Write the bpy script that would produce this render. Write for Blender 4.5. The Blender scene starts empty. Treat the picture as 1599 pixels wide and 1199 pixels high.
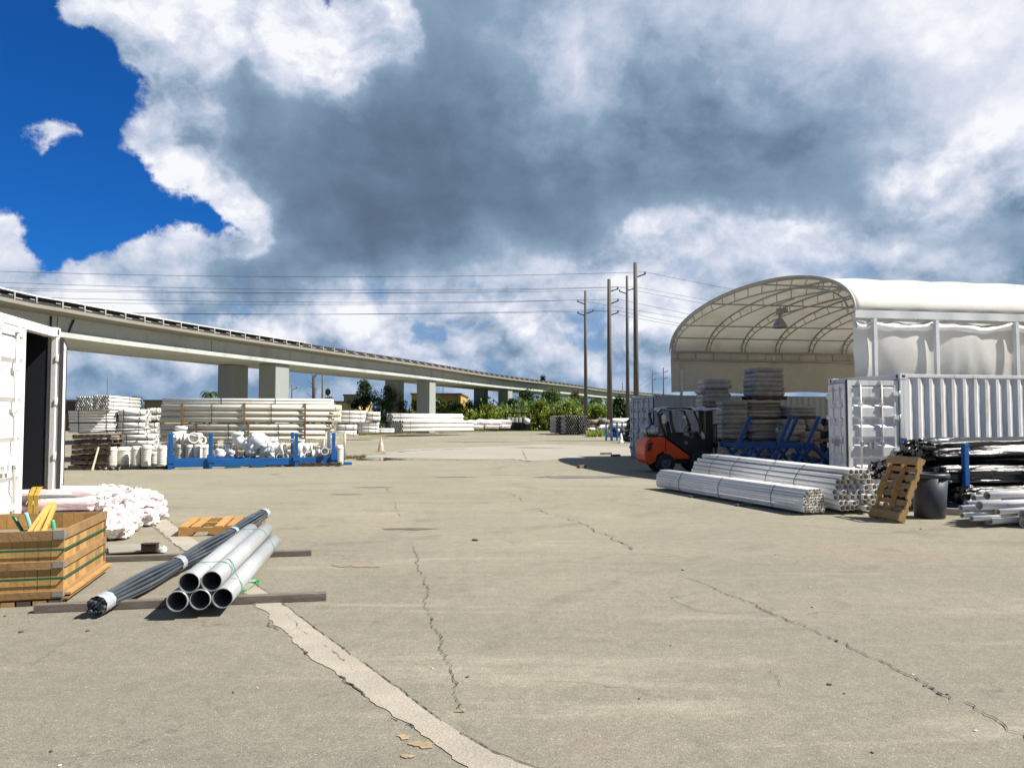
import bpy, math, random
from mathutils import Vector, Matrix
R = math.radians
sc = bpy.context.scene
COL = sc.collection
EXPO = 0.75
# ------------------------------------------------------------------ camera model
EYE, HOR, FPX = 1.65, 653.0, 1200.0
PITCH = math.atan((HOR - 599.5) / FPX)
def ray(px, py):
    dx, dz = (px - 799.5) / FPX, (599.5 - py) / FPX
    c, s = math.cos(PITCH), math.sin(PITCH)
    return Vector((dx, c - dz * s, s + dz * c))
def G(px, py, z=0.0):
    d = ray(px, py); t = (z - EYE) / d.z
    return Vector((d.x * t, d.y * t, z))
def P(px, py, Y):
    d = ray(px, py); t = Y / d.y
    return Vector((d.x * t, Y, EYE + d.z * t))
PHI = R(11)
def uv(a): return Vector((math.cos(a), math.sin(a), 0)), Vector((-math.sin(a), math.cos(a), 0))

def lin(c):
    def f(x):
        x /= 255.0
        return x / 12.92 if x <= 0.04045 else ((x + 0.055) / 1.055) ** 2.4
    return (f(c[0]), f(c[1]), f(c[2]))

# ------------------------------------------------------------------ node helper
class NT:
    def __init__(s, tree): s.t = tree; s.n = tree.nodes; s.l = tree.links
    def new(s, typ, **kw):
        n = s.n.new(typ)
        for k, v in kw.items(): setattr(n, k, v)
        return n
    def put(s, sock, v):
        if isinstance(v, bpy.types.NodeSocket): s.l.new(v, sock)
        elif v is not None:
            try: sock.default_value = v
            except Exception: sock.default_value = (v[0], v[1], v[2], 1.0)
    def math(s, op, a, b=None, c=None, clamp=False):
        n = s.new('ShaderNodeMath', operation=op, use_clamp=clamp)
        s.put(n.inputs[0], a)
        if b is not None: s.put(n.inputs[1], b)
        if c is not None: s.put(n.inputs[2], c)
        return n.outputs[0]
    def vec(s, op, a, b=None, scale=None):
        n = s.new('ShaderNodeVectorMath', operation=op)
        s.put(n.inputs[0], a)
        if b is not None: s.put(n.inputs[1], b)
        if scale is not None: s.put(n.inputs['Scale'], scale)
        return n.outputs[0]
    def noise(s, vec, scale, detail=4, rough=0.5, dist=0.0, color=False):
        n = s.new('ShaderNodeTexNoise')
        if vec is not None: s.put(n.inputs['Vector'], vec)
        n.inputs['Scale'].default_value = scale; n.inputs['Detail'].default_value = detail
        n.inputs['Roughness'].default_value = rough; n.inputs['Distortion'].default_value = dist
        return n.outputs['Color'] if color else n.outputs['Fac']
    def ramp(s, fac, stops, interp='LINEAR'):
        n = s.new('ShaderNodeValToRGB'); cr = n.color_ramp; cr.interpolation = interp
        while len(cr.elements) > 1: cr.elements.remove(cr.elements[-1])
        for i, (p, c) in enumerate(stops):
            e = cr.elements[0] if i == 0 else cr.elements.new(p)
            e.position = p
            e.color = (c, c, c, 1) if not hasattr(c, '__len__') else (c[0], c[1], c[2], 1)
        s.put(n.inputs[0], fac); return n.outputs[0]
    def mix(s, fac, a, b, blend='MIX'):
        n = s.new('ShaderNodeMix', data_type='RGBA', blend_type=blend)
        s.put(n.inputs[0], fac); s.put(n.inputs[6], a if isinstance(a, bpy.types.NodeSocket) else (*a[:3], 1)); s.put(n.inputs[7], b if isinstance(b, bpy.types.NodeSocket) else (*b[:3], 1))
        return n.outputs[2]
    def maprange(s, v, a, b, c=0.0, d=1.0, interp='SMOOTHSTEP'):
        n = s.new('ShaderNodeMapRange', interpolation_type=interp)
        s.put(n.inputs[0], v)
        for i, x in enumerate((a, b, c, d)): n.inputs[i + 1].default_value = x
        return n.outputs[0]

# ------------------------------------------------------------------ materials
MATS = {}
def mat(name, color, rough=0.6, metal=0.0, var=0.12, vscale=3.0, tint=None, tamt=0.0, tscale=1.5, bump=0.0, bscale=40.0,
        rnd=0.0, spec=0.5, transl=0.0, stretch=(1, 1, 1), fine=0.0):
    if name in MATS: return MATS[name]
    m = bpy.data.materials.new(name); m.use_nodes = True
    T = NT(m.node_tree); b = T.n['Principled BSDF']
    tc = T.new('ShaderNodeTexCoord'); oi = T.new('ShaderNodeObjectInfo')
    off = T.vec('SCALE', oi.outputs['Location'], scale=0.731)
    v = T.vec('ADD', tc.outputs['Object'], off)
    mp = T.new('ShaderNodeMapping'); mp.inputs['Scale'].default_value = stretch
    T.put(mp.inputs['Vector'], v); v = mp.outputs[0]
    n1 = T.noise(v, vscale, 6, 0.62)
    k = T.maprange(n1, 0.25, 0.75, 1 - var, 1 + var, 'LINEAR')
    if rnd:
        r = T.maprange(oi.outputs['Random'], 0, 1, 1 - rnd, 1 + rnd, 'LINEAR')
        k = T.math('MULTIPLY', k, r)
    if fine:
        nf = T.noise(v, vscale * 25, 3, 0.7)
        k = T.math('MULTIPLY', k, T.maprange(nf, 0.25, 0.75, 1 - fine, 1 + fine, 'LINEAR'))
    base = T.vec('SCALE', tuple(color[:3]), scale=k)
    if tint is not None:
        n2 = T.noise(v, tscale, 8, 0.68, 0.3)
        f = T.maprange(n2, 0.5, 0.68, 0, tamt)
        base = T.mix(f, base, tint)
    T.put(b.inputs['Base Color'], base)
    b.inputs['Metallic'].default_value = metal
    b.inputs['Specular IOR Level'].default_value = spec
    rr = T.maprange(n1, 0.3, 0.7, max(rough - 0.08, 0.03), min(rough + 0.08, 1), 'LINEAR')
    T.put(b.inputs['Roughness'], rr)
    if bump:
        bp = T.new('ShaderNodeBump'); bp.inputs['Strength'].default_value = bump; bp.inputs['Distance'].default_value = 0.02
        T.put(bp.inputs['Height'], T.noise(v, bscale, 5, 0.6)); T.l.new(bp.outputs[0], b.inputs['Normal'])
    if transl:
        out = T.n['Material Output']; tr = T.new('ShaderNodeBsdfTranslucent'); T.put(tr.inputs[0], base)
        ms = T.new('ShaderNodeMixShader'); ms.inputs[0].default_value = transl
        T.l.new(b.outputs[0], ms.inputs[1]); T.l.new(tr.outputs[0], ms.inputs[2]); T.l.new(ms.outputs[0], out.inputs[0])
    MATS[name] = m
    return m

# ------------------------------------------------------------------ mesh builder
class MB:
    def __init__(s): s.v = []; s.f = []; s.sm = []; s.mi = []; s.cur = 0
    def face(s, idx, smooth=False): s.f.append(idx); s.sm.append(smooth); s.mi.append(s.cur)
    def quad(s, a, b, c, d, smooth=False):
        n = len(s.v); s.v += [tuple(a), tuple(b), tuple(c), tuple(d)]; s.face((n, n + 1, n + 2, n + 3), smooth)
    def box(s, c, size, rot=None, taper=1.0):
        c = Vector(c); hx, hy, hz = size[0] / 2, size[1] / 2, size[2] / 2
        n = len(s.v)
        for z in (-1, 1):
            k = taper if z > 0 else 1.0
            for x, y in ((-1, -1), (1, -1), (1, 1), (-1, 1)):
                p = Vector((x * hx * k, y * hy * k, z * hz))
                if rot is not None: p = rot @ p
                s.v.append(tuple(c + p))
        for q in ((0, 3, 2, 1), (4, 5, 6, 7), (0, 1, 5, 4), (1, 2, 6, 5), (2, 3, 7, 6), (3, 0, 4, 7)):
            s.face(tuple(n + i for i in q))
        return s
    def bb(s, x0, x1, y0, y1, z0, z1): return s.box(((x0 + x1) / 2, (y0 + y1) / 2, (z0 + z1) / 2), (x1 - x0, y1 - y0, z1 - z0))
    @staticmethod
    def basis(d):
        d = d.normalized(); up = Vector((0, 0, 1)) if abs(d.z) < 0.95 else Vector((1, 0, 0))
        a = d.cross(up).normalized(); b = a.cross(d).normalized()
        return d, a, b
    def bar(s, p0, p1, w, h):
        p0, p1 = Vector(p0), Vector(p1); d, a, b = s.basis(p1 - p0)
        M = Matrix((d, a, b)).transposed()
        return s.box((p0 + p1) / 2, ((p1 - p0).length, w, h), M)
    def ring(s, c, a, b, r, n, ph=0.0):
        i0 = len(s.v)
        for i in range(n):
            t = ph + 2 * math.pi * i / n
            s.v.append(tuple(c + a * (r * math.cos(t)) + b * (r * math.sin(t))))
        return i0
    def bridge(s, i, j, n, smooth=True, flip=False):
        for k in range(n):
            q = (i + k, i + (k + 1) % n, j + (k + 1) % n, j + k)
            s.face(q[::-1] if flip else q, smooth)
    def tube(s, p0, p1, r, n=10, r2=None, caps=True):
        p0, p1 = Vector(p0), Vector(p1); d, a, b = s.basis(p1 - p0)
        i = s.ring(p0, a, b, r, n); j = s.ring(p1, a, b, r if r2 is None else r2, n)
        s.bridge(i, j, n, True)
        if caps:
            s.face(tuple(range(i + n - 1, i - 1, -1))); s.face(tuple(range(j, j + n)))
        return s
    def pipe(s, p0, p1, ro, ri, n=12):
        p0, p1 = Vector(p0), Vector(p1); d, a, b = s.basis(p1 - p0)
        o0 = s.ring(p0, a, b, ro, n); o1 = s.ring(p1, a, b, ro, n); i0 = s.ring(p0, a, b, ri, n); i1 = s.ring(p1, a, b, ri, n)
        s.bridge(o0, o1, n); s.bridge(i1, i0, n)
        s.bridge(i0, o0, n, False); s.bridge(o1, i1, n, False)
        return s
    def path(s, pts, r, n=6, caps=True):
        pts = [Vector(p) for p in pts]; prev = None
        rr = r if hasattr(r, '__len__') else [r] * len(pts)
        a = None
        for k, p in enumerate(pts):
            d = (pts[min(k + 1, len(pts) - 1)] - pts[max(k - 1, 0)]).normalized()
            if a is None: _, a, b = s.basis(d)
            else:
                a = (a - d * a.dot(d)).normalized()
            b = a.cross(d).normalized()
            i = s.ring(p, a, b, rr[k], n)
            if prev is not None: s.bridge(prev, i, n)
            elif caps: s.face(tuple(range(i + n - 1, i - 1, -1)))
            prev = i
        if caps: s.face(tuple(range(prev, prev + n)))
        return s
    def lathe(s, prof, c=(0, 0, 0), n=20, smooth=True):
        c = Vector(c); prev = None; X, Y = Vector((1, 0, 0)), Vector((0, 1, 0))
        for r, z in prof:
            i = s.ring(c + Vector((0, 0, z)), X, Y, max(r, 1e-4), n)
            if prev is not None: s.bridge(prev, i, n, smooth)
            prev = i
        return s
    def extr(s, poly, y0, y1, ax='xz'):
        """closed polygon in x,z extruded along y"""
        n = len(poly); i = len(s.v)
        for y in (y0, y1):
            for (x, z) in poly: s.v.append((x, y, z))
        s.face(tuple(range(i, i + n))); s.face(tuple(range(i + 2 * n - 1, i + n - 1, -1)))
        for k in range(n): s.face((i + k, i + n + k, i + n + (k + 1) % n, i + (k + 1) % n))
        return s
    def grid(s, fn, nu, nv, smooth=True, closed_v=False):
        i = len(s.v)
        for a in range(nu + 1):
            for b in range(nv if closed_v else nv + 1): s.v.append(tuple(fn(a / nu, b / nv)))
        w = nv if closed_v else nv + 1
        for a in range(nu):
            for b in range(nv):
                b2 = (b + 1) % w
                s.face((i + a * w + b, i + (a + 1) * w + b, i + (a + 1) * w + b2, i + a * w + b2), smooth)
        return s
    def mesh(s, name, mats, recalc=True):
        me = bpy.data.meshes.new(name)
        me.from_pydata(s.v, [], s.f)
        if not isinstance(mats, (list, tuple)): mats = [mats]
        for m in mats: me.materials.append(m)
        me.polygons.foreach_set('use_smooth', s.sm); me.polygons.foreach_set('material_index', s.mi)
        if recalc:
            import bmesh
            bm = bmesh.new(); bm.from_mesh(me); bmesh.ops.recalc_face_normals(bm, faces=bm.faces); bm.to_mesh(me); bm.free()
        me.update()
        return me
    def build(s, name, mats, parent=None, loc=(0, 0, 0), rot=(0, 0, 0), bevel=0.0, recalc=True):
        return obj(name, s.mesh(name, mats, recalc), parent, loc, rot, bevel)
def obj(name, me, parent=None, loc=(0, 0, 0), rot=(0, 0, 0), bevel=0.0):
    o = bpy.data.objects.new(name, me); COL.objects.link(o)
    o.location = loc; o.rotation_euler = rot
    if parent is not None: o.parent = parent
    if bevel:
        b = o.modifiers.new('bevel', 'BEVEL'); b.width = bevel; b.segments = 2; b.limit_method = 'ANGLE'; b.angle_limit = R(40)
    return o
def tag(o, label, cat, group=None, kind=None):
    o['label'] = label; o['category'] = cat
    if group: o['group'] = group
    if kind: o['kind'] = kind
    return o
def thing(name, label, cat, loc=(0, 0, 0), rotz=0.0, group=None, rot=None):
    o = bpy.data.objects.new(name, None); COL.objects.link(o); o.empty_display_size = 0.2
    o.location = loc; o.rotation_euler = rot if rot else (0, 0, rotz)
    return tag(o, label, cat, group)
def struct(o): o['kind'] = 'structure'; return o
def copy_tree(o, parent=None):
    c = o.copy(); COL.objects.link(c)
    if parent is not None: c.parent = parent
    for ch in list(o.children): copy_tree(ch, c)
    return c
# ------------------------------------------------------------------ world: sky and clouds
SUN_AZ, SUN_EL = R(96), R(48)           # from +Y towards +X
CLOUD_C = """
00589999993999999999999999
00699999999999999999999999
00005999999999999999999999
00000399999999999999999999
03838889999999999999999999
00403899999999999999999999
10000299999999999999999999
70000000899999999999999999
90059988999999999999999999
88798889999999999999999999
88888888999999999989999999
88888888888888888888888888
88888888888888888888888888
88888888888888888888888888"""
CLOUD_L = """
20 20 21 21 22 22 22 22 23 24 24 24 22 15 14 15 16 18 18 19 21 22 23 24 23
20 20 21 21 20 20 20 20 19 25 25 25 23 14 14 15 15 22 17 17 19 21 22 23 24
20 20 20 20 20 20 20 18 14 22 25 25 15 13 13 14 16 24 15 16 18 20 20 20 22
20 20 20 20 20 20 20 14 13 16 15 12 12 12 12 13 15 20 14 15 16 17 17 20 22
20 20 21 21 22 22 22 15 12 14 12 11 11 11 11 12 13 17 13 13 14 15 17 23 24
20 20 21 22 22 23 24 15 11 12 11 11 10 10 11 11 12 13 12 12 13 15 19 23 23
20 20 20 20 21 22 23 23 14 11 11 10 10 10 10 11 11 12 12 12 14 15 17 18 20
23 21 20 22 22 22 22 22 22 14 12 10 10 10 10 11 11 12 16 19 18 17 16 16 15
23 22 20 23 22 22 21 15 13 13 12 11 11 13 15 16 16 19 22 21 20 22 20 18 14
16 16 18 22 20 18 15 14 13 14 14 16 17 18 18 19 19 20 22 20 17 19 18 17 15
16 16 18 21 19 19 19 19 20 20 20 21 22 21 19 19 19 21 20 19 18 18 18 17 16
18 18 18 18 18 19 19 19 18 18 18 19 20 19 18 18 18 18 19 18 18 18 18 17 16
15 15 15 15 15 15 16 16 15 15 15 15 16 16 17 17 16 17 18 18 18 18 18 18 18
14 14 14 14 14 14 14 14 15 15 15 15 15 15 15 15 16 16 16 17 17 17 17 17 17"""
CLOUD_X = [50 * i for i in range(17)] + [900 + 100 * i for i in range(8)]
def build_world():
    w = bpy.data.worlds.new("World"); sc.world = w; w.use_nodes = True
    T = NT(w.node_tree); bg = T.n['Background']
    C = [[int(ch) / 9 for ch in r] for r in CLOUD_C.split()]
    L = [[int(x) / 25 for x in r.split()] for r in CLOUD_L.strip().split('\n')]
    def samp(tab, px, py):
        px = min(max(px, 0), 1599.9); y = min(max(py / 50, 0), 12.999)
        i = max(k for k, q in enumerate(CLOUD_X) if q <= px); i = min(i, 23)
        j = int(y); fx, fy = (px - CLOUD_X[i]) / (CLOUD_X[i + 1] - CLOUD_X[i]), y - j
        return (tab[j][i] * (1 - fx) + tab[j][i + 1] * fx) * (1 - fy) + (tab[j + 1][i] * (1 - fx) + tab[j + 1][i + 1] * fx) * fy
    tc = T.new('ShaderNodeTexCoord'); d = T.vec('NORMALIZE', tc.outputs['Generated'])
    sx = T.new('ShaderNodeSeparateXYZ'); T.put(sx.inputs[0], d)
    x, y, z = sx.outputs
    az = T.math('ARCTAN2', x, y)
    hyp = T.math('SQRT', T.math('ADD', T.math('MULTIPLY', x, x), T.math('MULTIPLY', y, y)))
    te = T.math('DIVIDE', z, T.math('MAXIMUM', hyp, 0.02))
    def bil(vec, scale, det=2.0, rough=0.5):
        """cauliflower billows"""
        n = T.new('ShaderNodeTexVoronoi', feature='F1', normalize=True); T.put(n.inputs['Vector'], vec)
        n.inputs['Scale'].default_value = scale; n.inputs['Detail'].default_value = det; n.inputs['Roughness'].default_value = rough
        return T.math('SUBTRACT', 1.0, n.outputs['Distance'])
    # domain warp: big billows and small curls
    nz = T.noise(d, 8.5, 8, 0.6, color=True)
    wv = T.new('ShaderNodeSeparateXYZ'); T.put(wv.inputs[0], nz)
    az2 = T.math('ADD', az, T.math('MULTIPLY', T.math('SUBTRACT', wv.outputs[0], 0.5), 0.13))
    te2 = T.math('ADD', te, T.math('MULTIPLY', T.math('SUBTRACT', wv.outputs[1], 0.5), 0.12))
    A0, A1, NA = R(-36), R(36), 30
    R1, NR = 0.56, 15
    an = T.maprange(az2, A0, A1, 0, 1, 'LINEAR')
    rn = T.math('MULTIPLY', te2, (NR - 1) / R1)
    cur = None
    for j in range(NR):
        t = R1 * j / (NR - 1); st = []
        for i in range(NA + 1):
            a = A0 + (A1 - A0) * i / NA
            vx, vz = math.tan(a), t / math.cos(a); cp, sp_ = math.cos(PITCH), math.sin(PITCH); fy = cp + vz * sp_
            px = 799.5 + 1200 * vx / fy; py = 599.5 - 1200 * (vz * cp - sp_) / fy
            st.append((i / NA, (samp(C, px, py), samp(L, px, py), 0)))
        c = T.ramp(an, st, 'LINEAR')
        if cur is None: cur = c
        else: cur = T.mix(T.maprange(rn, j - 1, j, 0, 1, 'LINEAR'), cur, c)
    sp = T.new('ShaderNodeSeparateColor'); T.put(sp.inputs[0], cur)
    cov, lum = sp.outputs[0], sp.outputs[1]
    wd = T.vec('ADD', d, T.vec('SCALE', T.vec('SUBTRACT', nz, (0.5, 0.5, 0.5)), scale=0.06)); wd = T.vec('MULTIPLY', wd, (1, 1, 1.35))
    n1 = T.noise(wd, 8, 10, 0.6); n3 = T.noise(wd, 26, 8, 0.62)
    b1 = bil(wd, 10.0); off = T.vec('ADD', wd, (0.020, 0.0, 0.030)); b1o = bil(off, 10.0)
    n1o = T.noise(off, 8, 6, 0.6)
    lit = T.math('ADD', T.math('MULTIPLY', T.math('SUBTRACT', b1, b1o), 0.50), T.math('MULTIPLY', T.math('SUBTRACT', n1, n1o), 0.85))
    hz = T.maprange(te, 0.10, 0.24, 1.0, 0.0)                 # low band of small cumulus
    cv = T.math('ADD', cov, T.math('MULTIPLY', T.math('SUBTRACT', b1, 0.71), 0.72))
    cv = T.math('ADD', cv, T.math('MULTIPLY', T.math('SUBTRACT', n1, 0.5), 0.55))
    cv = T.math('ADD', cv, T.math('MULTIPLY', T.math('SUBTRACT', n3, 0.5), 0.30))
    mask = T.maprange(T.math('ADD', cv, T.maprange(te, 0.60, 0.85, 0, .6)), 0.36, 0.56)
    # sunlit cumulus and the dark rain cloud in front of it
    ln = T.math('ADD', lum, T.math('ADD', T.math('MULTIPLY', T.math('SUBTRACT', b1, 0.62), 0.20), T.math('MULTIPLY', T.math('SUBTRACT', n3, 0.5), 0.10)))
    dk = T.maprange(ln, 0.74, 0.635)
    white = T.math('ADD', T.math('MINIMUM', T.math('MAXIMUM', lum, 0.79), 0.88), T.math('ADD', lit, T.math('MULTIPLY', T.math('SUBTRACT', n1, 0.52), 0.35)))
    dsoft = T.math('ADD', T.math('MULTIPLY', T.math('SUBTRACT', n1, 0.5), 0.11), T.math('MULTIPLY', lit, 0.16))
    dark = T.math('ADD', T.math('MINIMUM', lum, 0.66), dsoft)
    mx = T.new('ShaderNodeMix', data_type='FLOAT'); T.put(mx.inputs[0], dk); T.put(mx.inputs[2], white); T.put(mx.inputs[3], dark); crisp = mx.outputs[0]
    soft = T.math('ADD', lum, T.math('ADD', T.math('MULTIPLY', lit, 0.42), T.math('MULTIPLY', T.math('SUBTRACT', n1, 0.5), 0.22)))
    sf = T.math('MULTIPLY', T.maprange(az, -0.12, 0.10), T.maprange(te, 0.27, 0.36))
    mx2 = T.new('ShaderNodeMix', data_type='FLOAT'); T.put(mx2.inputs[0], sf); T.put(mx2.inputs[2], crisp); T.put(mx2.inputs[3], soft); l2 = mx2.outputs[0]
    # small horizon cumulus
    hv = T.new('ShaderNodeCombineXYZ'); T.put(hv.inputs[0], az); T.put(hv.inputs[1], T.math('MULTIPLY', te, 1.25)); hw = T.vec('ADD', hv.outputs[0], T.vec('SCALE', T.vec('SUBTRACT', nz, (0.5, 0.5, 0.5)), scale=0.05))
    hn = T.noise(hw, 10.5, 7, 0.54); ho = T.noise(T.vec('ADD', hw, (0.014, 0.026, 0)), 10.5, 6, 0.54)
    hb = bil(hw, 17); hbo = bil(T.vec('ADD', hw, (0.010, 0.018, 0)), 17)
    hl = T.math('ADD', lum, T.math('ADD', T.math('MULTIPLY', T.math('SUBTRACT', hn, 0.46), 0.70), T.math('ADD', T.math('MULTIPLY', T.math('SUBTRACT', hn, ho), 0.9), T.math('MULTIPLY', T.math('SUBTRACT', hb, hbo), 0.35))))
    mx3 = T.new('ShaderNodeMix', data_type='FLOAT'); T.put(mx3.inputs[0], hz); T.put(mx3.inputs[2], l2); T.put(mx3.inputs[3], hl); l2 = mx3.outputs[0]
    # dark cloud cover added out of view, overhead and behind, to dim ambient light
    ov = T.math('MAXIMUM', T.maprange(te, 0.60, 0.95), T.maprange(T.math('ABSOLUTE', az), 0.85, 1.5))
    mx4 = T.new('ShaderNodeMix', data_type='FLOAT'); T.put(mx4.inputs[0], T.math('MULTIPLY', ov, 0.9)); T.put(mx4.inputs[2], l2); mx4.inputs[3].default_value = 0.40; l2 = mx4.outputs[0]
    pal = [(0.34, (83, 101, 122)), (0.42, (98, 118, 142)), (0.50, (115, 137, 163)), (0.62, (140, 163, 188)), (0.74, (182, 196, 217)),
           (0.86, (217, 222, 238)), (0.98, (248, 250, 254))]
    k = 2.0 ** -EXPO
    cc0 = T.ramp(l2, [(p, tuple(q * k for q in lin(c))) for p, c in pal])
    gap = T.math('MULTIPLY', hz, T.maprange(T.math('ADD', hn, T.math('MULTIPLY', T.math('SUBTRACT', hb, .62), .3)), 0.47, 0.36))
    cc0 = T.mix(T.math('MULTIPLY', gap, 0.75), cc0, tuple(q * k for q in lin((118, 160, 210))))
    cc = T.mix(T.maprange(te, 0.0, 0.11, 0.60, 0.0), cc0, tuple(q * k for q in lin((126, 160, 196))))
    sky = T.new('ShaderNodeTexSky', sky_type='NISHITA'); sky.sun_disc = False
    sky.sun_elevation = SUN_EL; sky.sun_rotation = SUN_AZ; sky.air_density = 1.0; sky.dust_density = 0.4; sky.ozone_density = 3.0
    skyc = T.mix(1.0, sky.outputs[0], (0.045, 0.27, 0.62), 'MULTIPLY')
    b2 = T.new('ShaderNodeBackground'); T.put(b2.inputs[0], cc); b2.inputs[1].default_value = 1.0
    T.put(bg.inputs[0], skyc); bg.inputs[1].default_value = 0.10
    ms = T.new('ShaderNodeMixShader'); T.put(ms.inputs[0], mask)
    T.l.new(bg.outputs[0], ms.inputs[1]); T.l.new(b2.outputs[0], ms.inputs[2])
    T.l.new(ms.outputs[0], T.n['World Output'].inputs[0])
build_world()
sun = bpy.data.lights.new('sun', 'SUN'); sun.energy = 5.0; sun.angle = R(0.53); sun.color = (1.0, 0.95, 0.87)
so = bpy.data.objects.new('sun', sun); COL.objects.link(so)
sd = Vector((math.sin(SUN_AZ) * math.cos(SUN_EL), math.cos(SUN_AZ) * math.cos(SUN_EL), math.sin(SUN_EL)))
so.rotation_euler = sd.to_track_quat('Z', 'Y').to_euler(); so.location = (30, -5, 40)
cam = bpy.data.cameras.new('camera'); co = bpy.data.objects.new('camera', cam); COL.objects.link(co)
cam.sensor_width = 36; cam.lens = 36 * FPX / 1599; cam.clip_end = 4000; cam.clip_start = 0.05
co.location = (0, 0, EYE); co.rotation_euler = (R(90) + PITCH, 0, 0); sc.camera = co
sc.view_settings.view_transform = 'Standard'; sc.view_settings.look = 'None'; sc.view_settings.exposure = EXPO; sc.view_settings.gamma = 1
sc.cycles.max_bounces = 6; sc.cycles.diffuse_bounces = 4; sc.cycles.use_denoising = True

# ------------------------------------------------------------------ ground
def ground_material():
    m = bpy.data.materials.new('worn_pavement'); m.use_nodes = True
    T = NT(m.node_tree); b = T.n['Principled BSDF']
    tc = T.new('ShaderNodeTexCoord'); v = tc.outputs['Object']
    big = T.noise(v, 0.14, 6, 0.6, 0.4); mid = T.noise(v, 0.9, 7, 0.65, 0.3)
    col = T.ramp(big, [(0.3, (0.165, 0.152, 0.120)), (0.5, (0.218, 0.203, 0.160)), (0.68, (0.285, 0.266, 0.205))])
    sxy = T.new('ShaderNodeSeparateXYZ'); T.put(sxy.inputs[0], v)
    coarse = T.maprange(T.math('ADD', sxy.outputs[1], T.math('MULTIPLY', T.math('SUBTRACT', T.noise(v, 0.22, 5, 0.6), 0.5), 22.0)), 5.0, 15.0, 1.0, 0.0)
    col = T.mix(coarse, T.mix(0.55, col, (0.262, 0.246, 0.19)), T.mix(0.5, col, (0.19, 0.180, 0.158)))
    pink = T.maprange(T.noise(v, 0.33, 4, 0.6, 0.2), 0.55, 0.72, 0, 0.40); col = T.mix(pink, col, (0.258, 0.206, 0.165))
    # grader / tyre streaks running across the yard
    mp = T.new('ShaderNodeMapping'); mp.inputs['Scale'].default_value = (0.22, 1.5, 1); mp.inputs['Rotation'].default_value = (0, 0, R(-12)); T.put(mp.inputs[0], v)
    stq = T.noise(mp.outputs[0], 1.0, 8, 0.7, 0.5)
    col = T.mix(T.maprange(stq, 0.52, 0.70, 0, 0.46), col, (0.145, 0.132, 0.113))
    col = T.mix(T.maprange(stq, 0.30, 0.46, 0.50, 0), col, (0.33, 0.305, 0.248))
    col = T.mix(T.maprange(mid, 0.53, 0.72, 0, 0.46), col, (0.155, 0.141, 0.12))
    # curved tyre scuffs
    for cx, cy, rad, wdt in ((9.0, 2.0, 8.3, .10), (9.0, 2.0, 9.9, .10), (-7.0, 22.0, 11.0, .16), (-7.0, 22.0, 12.7, .16), (16.0, 24.0, 16.5, .18), (3.0, 34.0, 12.0, .2)):
        dd = T.vec('SUBTRACT', T.vec('ADD', v, T.vec('SCALE', T.noise(v, .5, 3, .5, color=True), scale=.7)), (cx + .35, cy + .35, .35)); ln_ = T.new('ShaderNodeVectorMath', operation='LENGTH'); T.put(ln_.inputs[0], dd)
        e = T.math('ABSOLUTE', T.math('SUBTRACT', ln_.outputs['Value'], rad)); mk = T.math('MULTIPLY', T.maprange(e, wdt * .4, wdt * 1.6, 1, 0), T.maprange(T.noise(v, 1.1, 5, .7), .46, .64, 0, .34)); col = T.mix(mk, col, (0.11, 0.10, 0.085))
    # aggregate
    f1 = T.noise(v, 95, 3, 0.75); f2 = T.noise(v, 260, 2, 0.7)
    k = T.math('MULTIPLY', T.maprange(f1, 0.3, 0.7, 0.58, 1.42, 'LINEAR'), T.maprange(f2, 0.32, 0.68, 0.62, 1.38, 'LINEAR'))
    f3 = T.noise(v, 30, 4, 0.75); k = T.math('MULTIPLY', k, T.maprange(f3, 0.3, 0.7, 0.80, 1.20, 'LINEAR'))
    f4 = T.noise(v, 7, 6, 0.75); k = T.math('MULTIPLY', k, T.maprange(f4, 0.3, 0.7, 0.86, 1.14, 'LINEAR'))
    col = T.vec('SCALE', col, scale=k)
    vo = T.new('ShaderNodeTexVoronoi'); vo.inputs['Scale'].default_value = 42; T.put(vo.inputs['Vector'], v)
    peb = T.math('MULTIPLY', T.maprange(vo.outputs['Distance'], 0.10, 0.22, 1, 0), T.maprange(T.noise(v, 18, 2, 0.5), 0.5, 0.62, 0, 1))
    col = T.mix(T.math('MULTIPLY', peb, T.math('MULTIPLY_ADD', coarse, 0.5, 0.25)), col, (0.52, 0.50, 0.45))
    vd = T.new('ShaderNodeTexVoronoi'); vd.inputs['Scale'].default_value = 60; T.put(vd.inputs['Vector'], T.vec('ADD', v, (3.3, 1.7, 0)))
    drk = T.math('MULTIPLY', T.maprange(vd.outputs['Distance'], 0.12, 0.30, 1, 0), T.maprange(T.noise(v, 23, 2, 0.5), 0.5, 0.6, 0, 0.6)); col = T.mix(T.math('MULTIPLY', drk, coarse), col, (0.085, 0.08, 0.072))
    # hairline crazing
    wv = T.vec('ADD', v, T.vec('SCALE', T.noise(v, 1.4, 5, 0.6, color=True), scale=0.9))
    vc = T.new('ShaderNodeTexVoronoi', feature='DISTANCE_TO_EDGE'); vc.inputs['Scale'].default_value = 0.55; T.put(vc.inputs['Vector'], wv)
    cr = T.math('MULTIPLY', T.maprange(vc.outputs['Distance'], 0.0, 0.007, 1, 0), T.maprange(T.noise(v, 0.6, 3, 0.6), 0.48, 0.62, 0, 0.75))
    col = T.mix(cr, col, (0.11, 0.10, 0.085))
    # oil drips
    vs = T.new('ShaderNodeTexVoronoi'); vs.inputs['Scale'].default_value = 0.9; T.put(vs.inputs['Vector'], T.vec('ADD', v, T.vec('SCALE', T.noise(v, 3, 4, 0.6, color=True), scale=0.35)))
    ol = T.math('MULTIPLY', T.maprange(vs.outputs['Distance'], 0.05, 0.2, 1, 0), T.maprange(T.noise(v, 0.25, 2), 0.5, 0.6, 0, 0.45))
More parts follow.
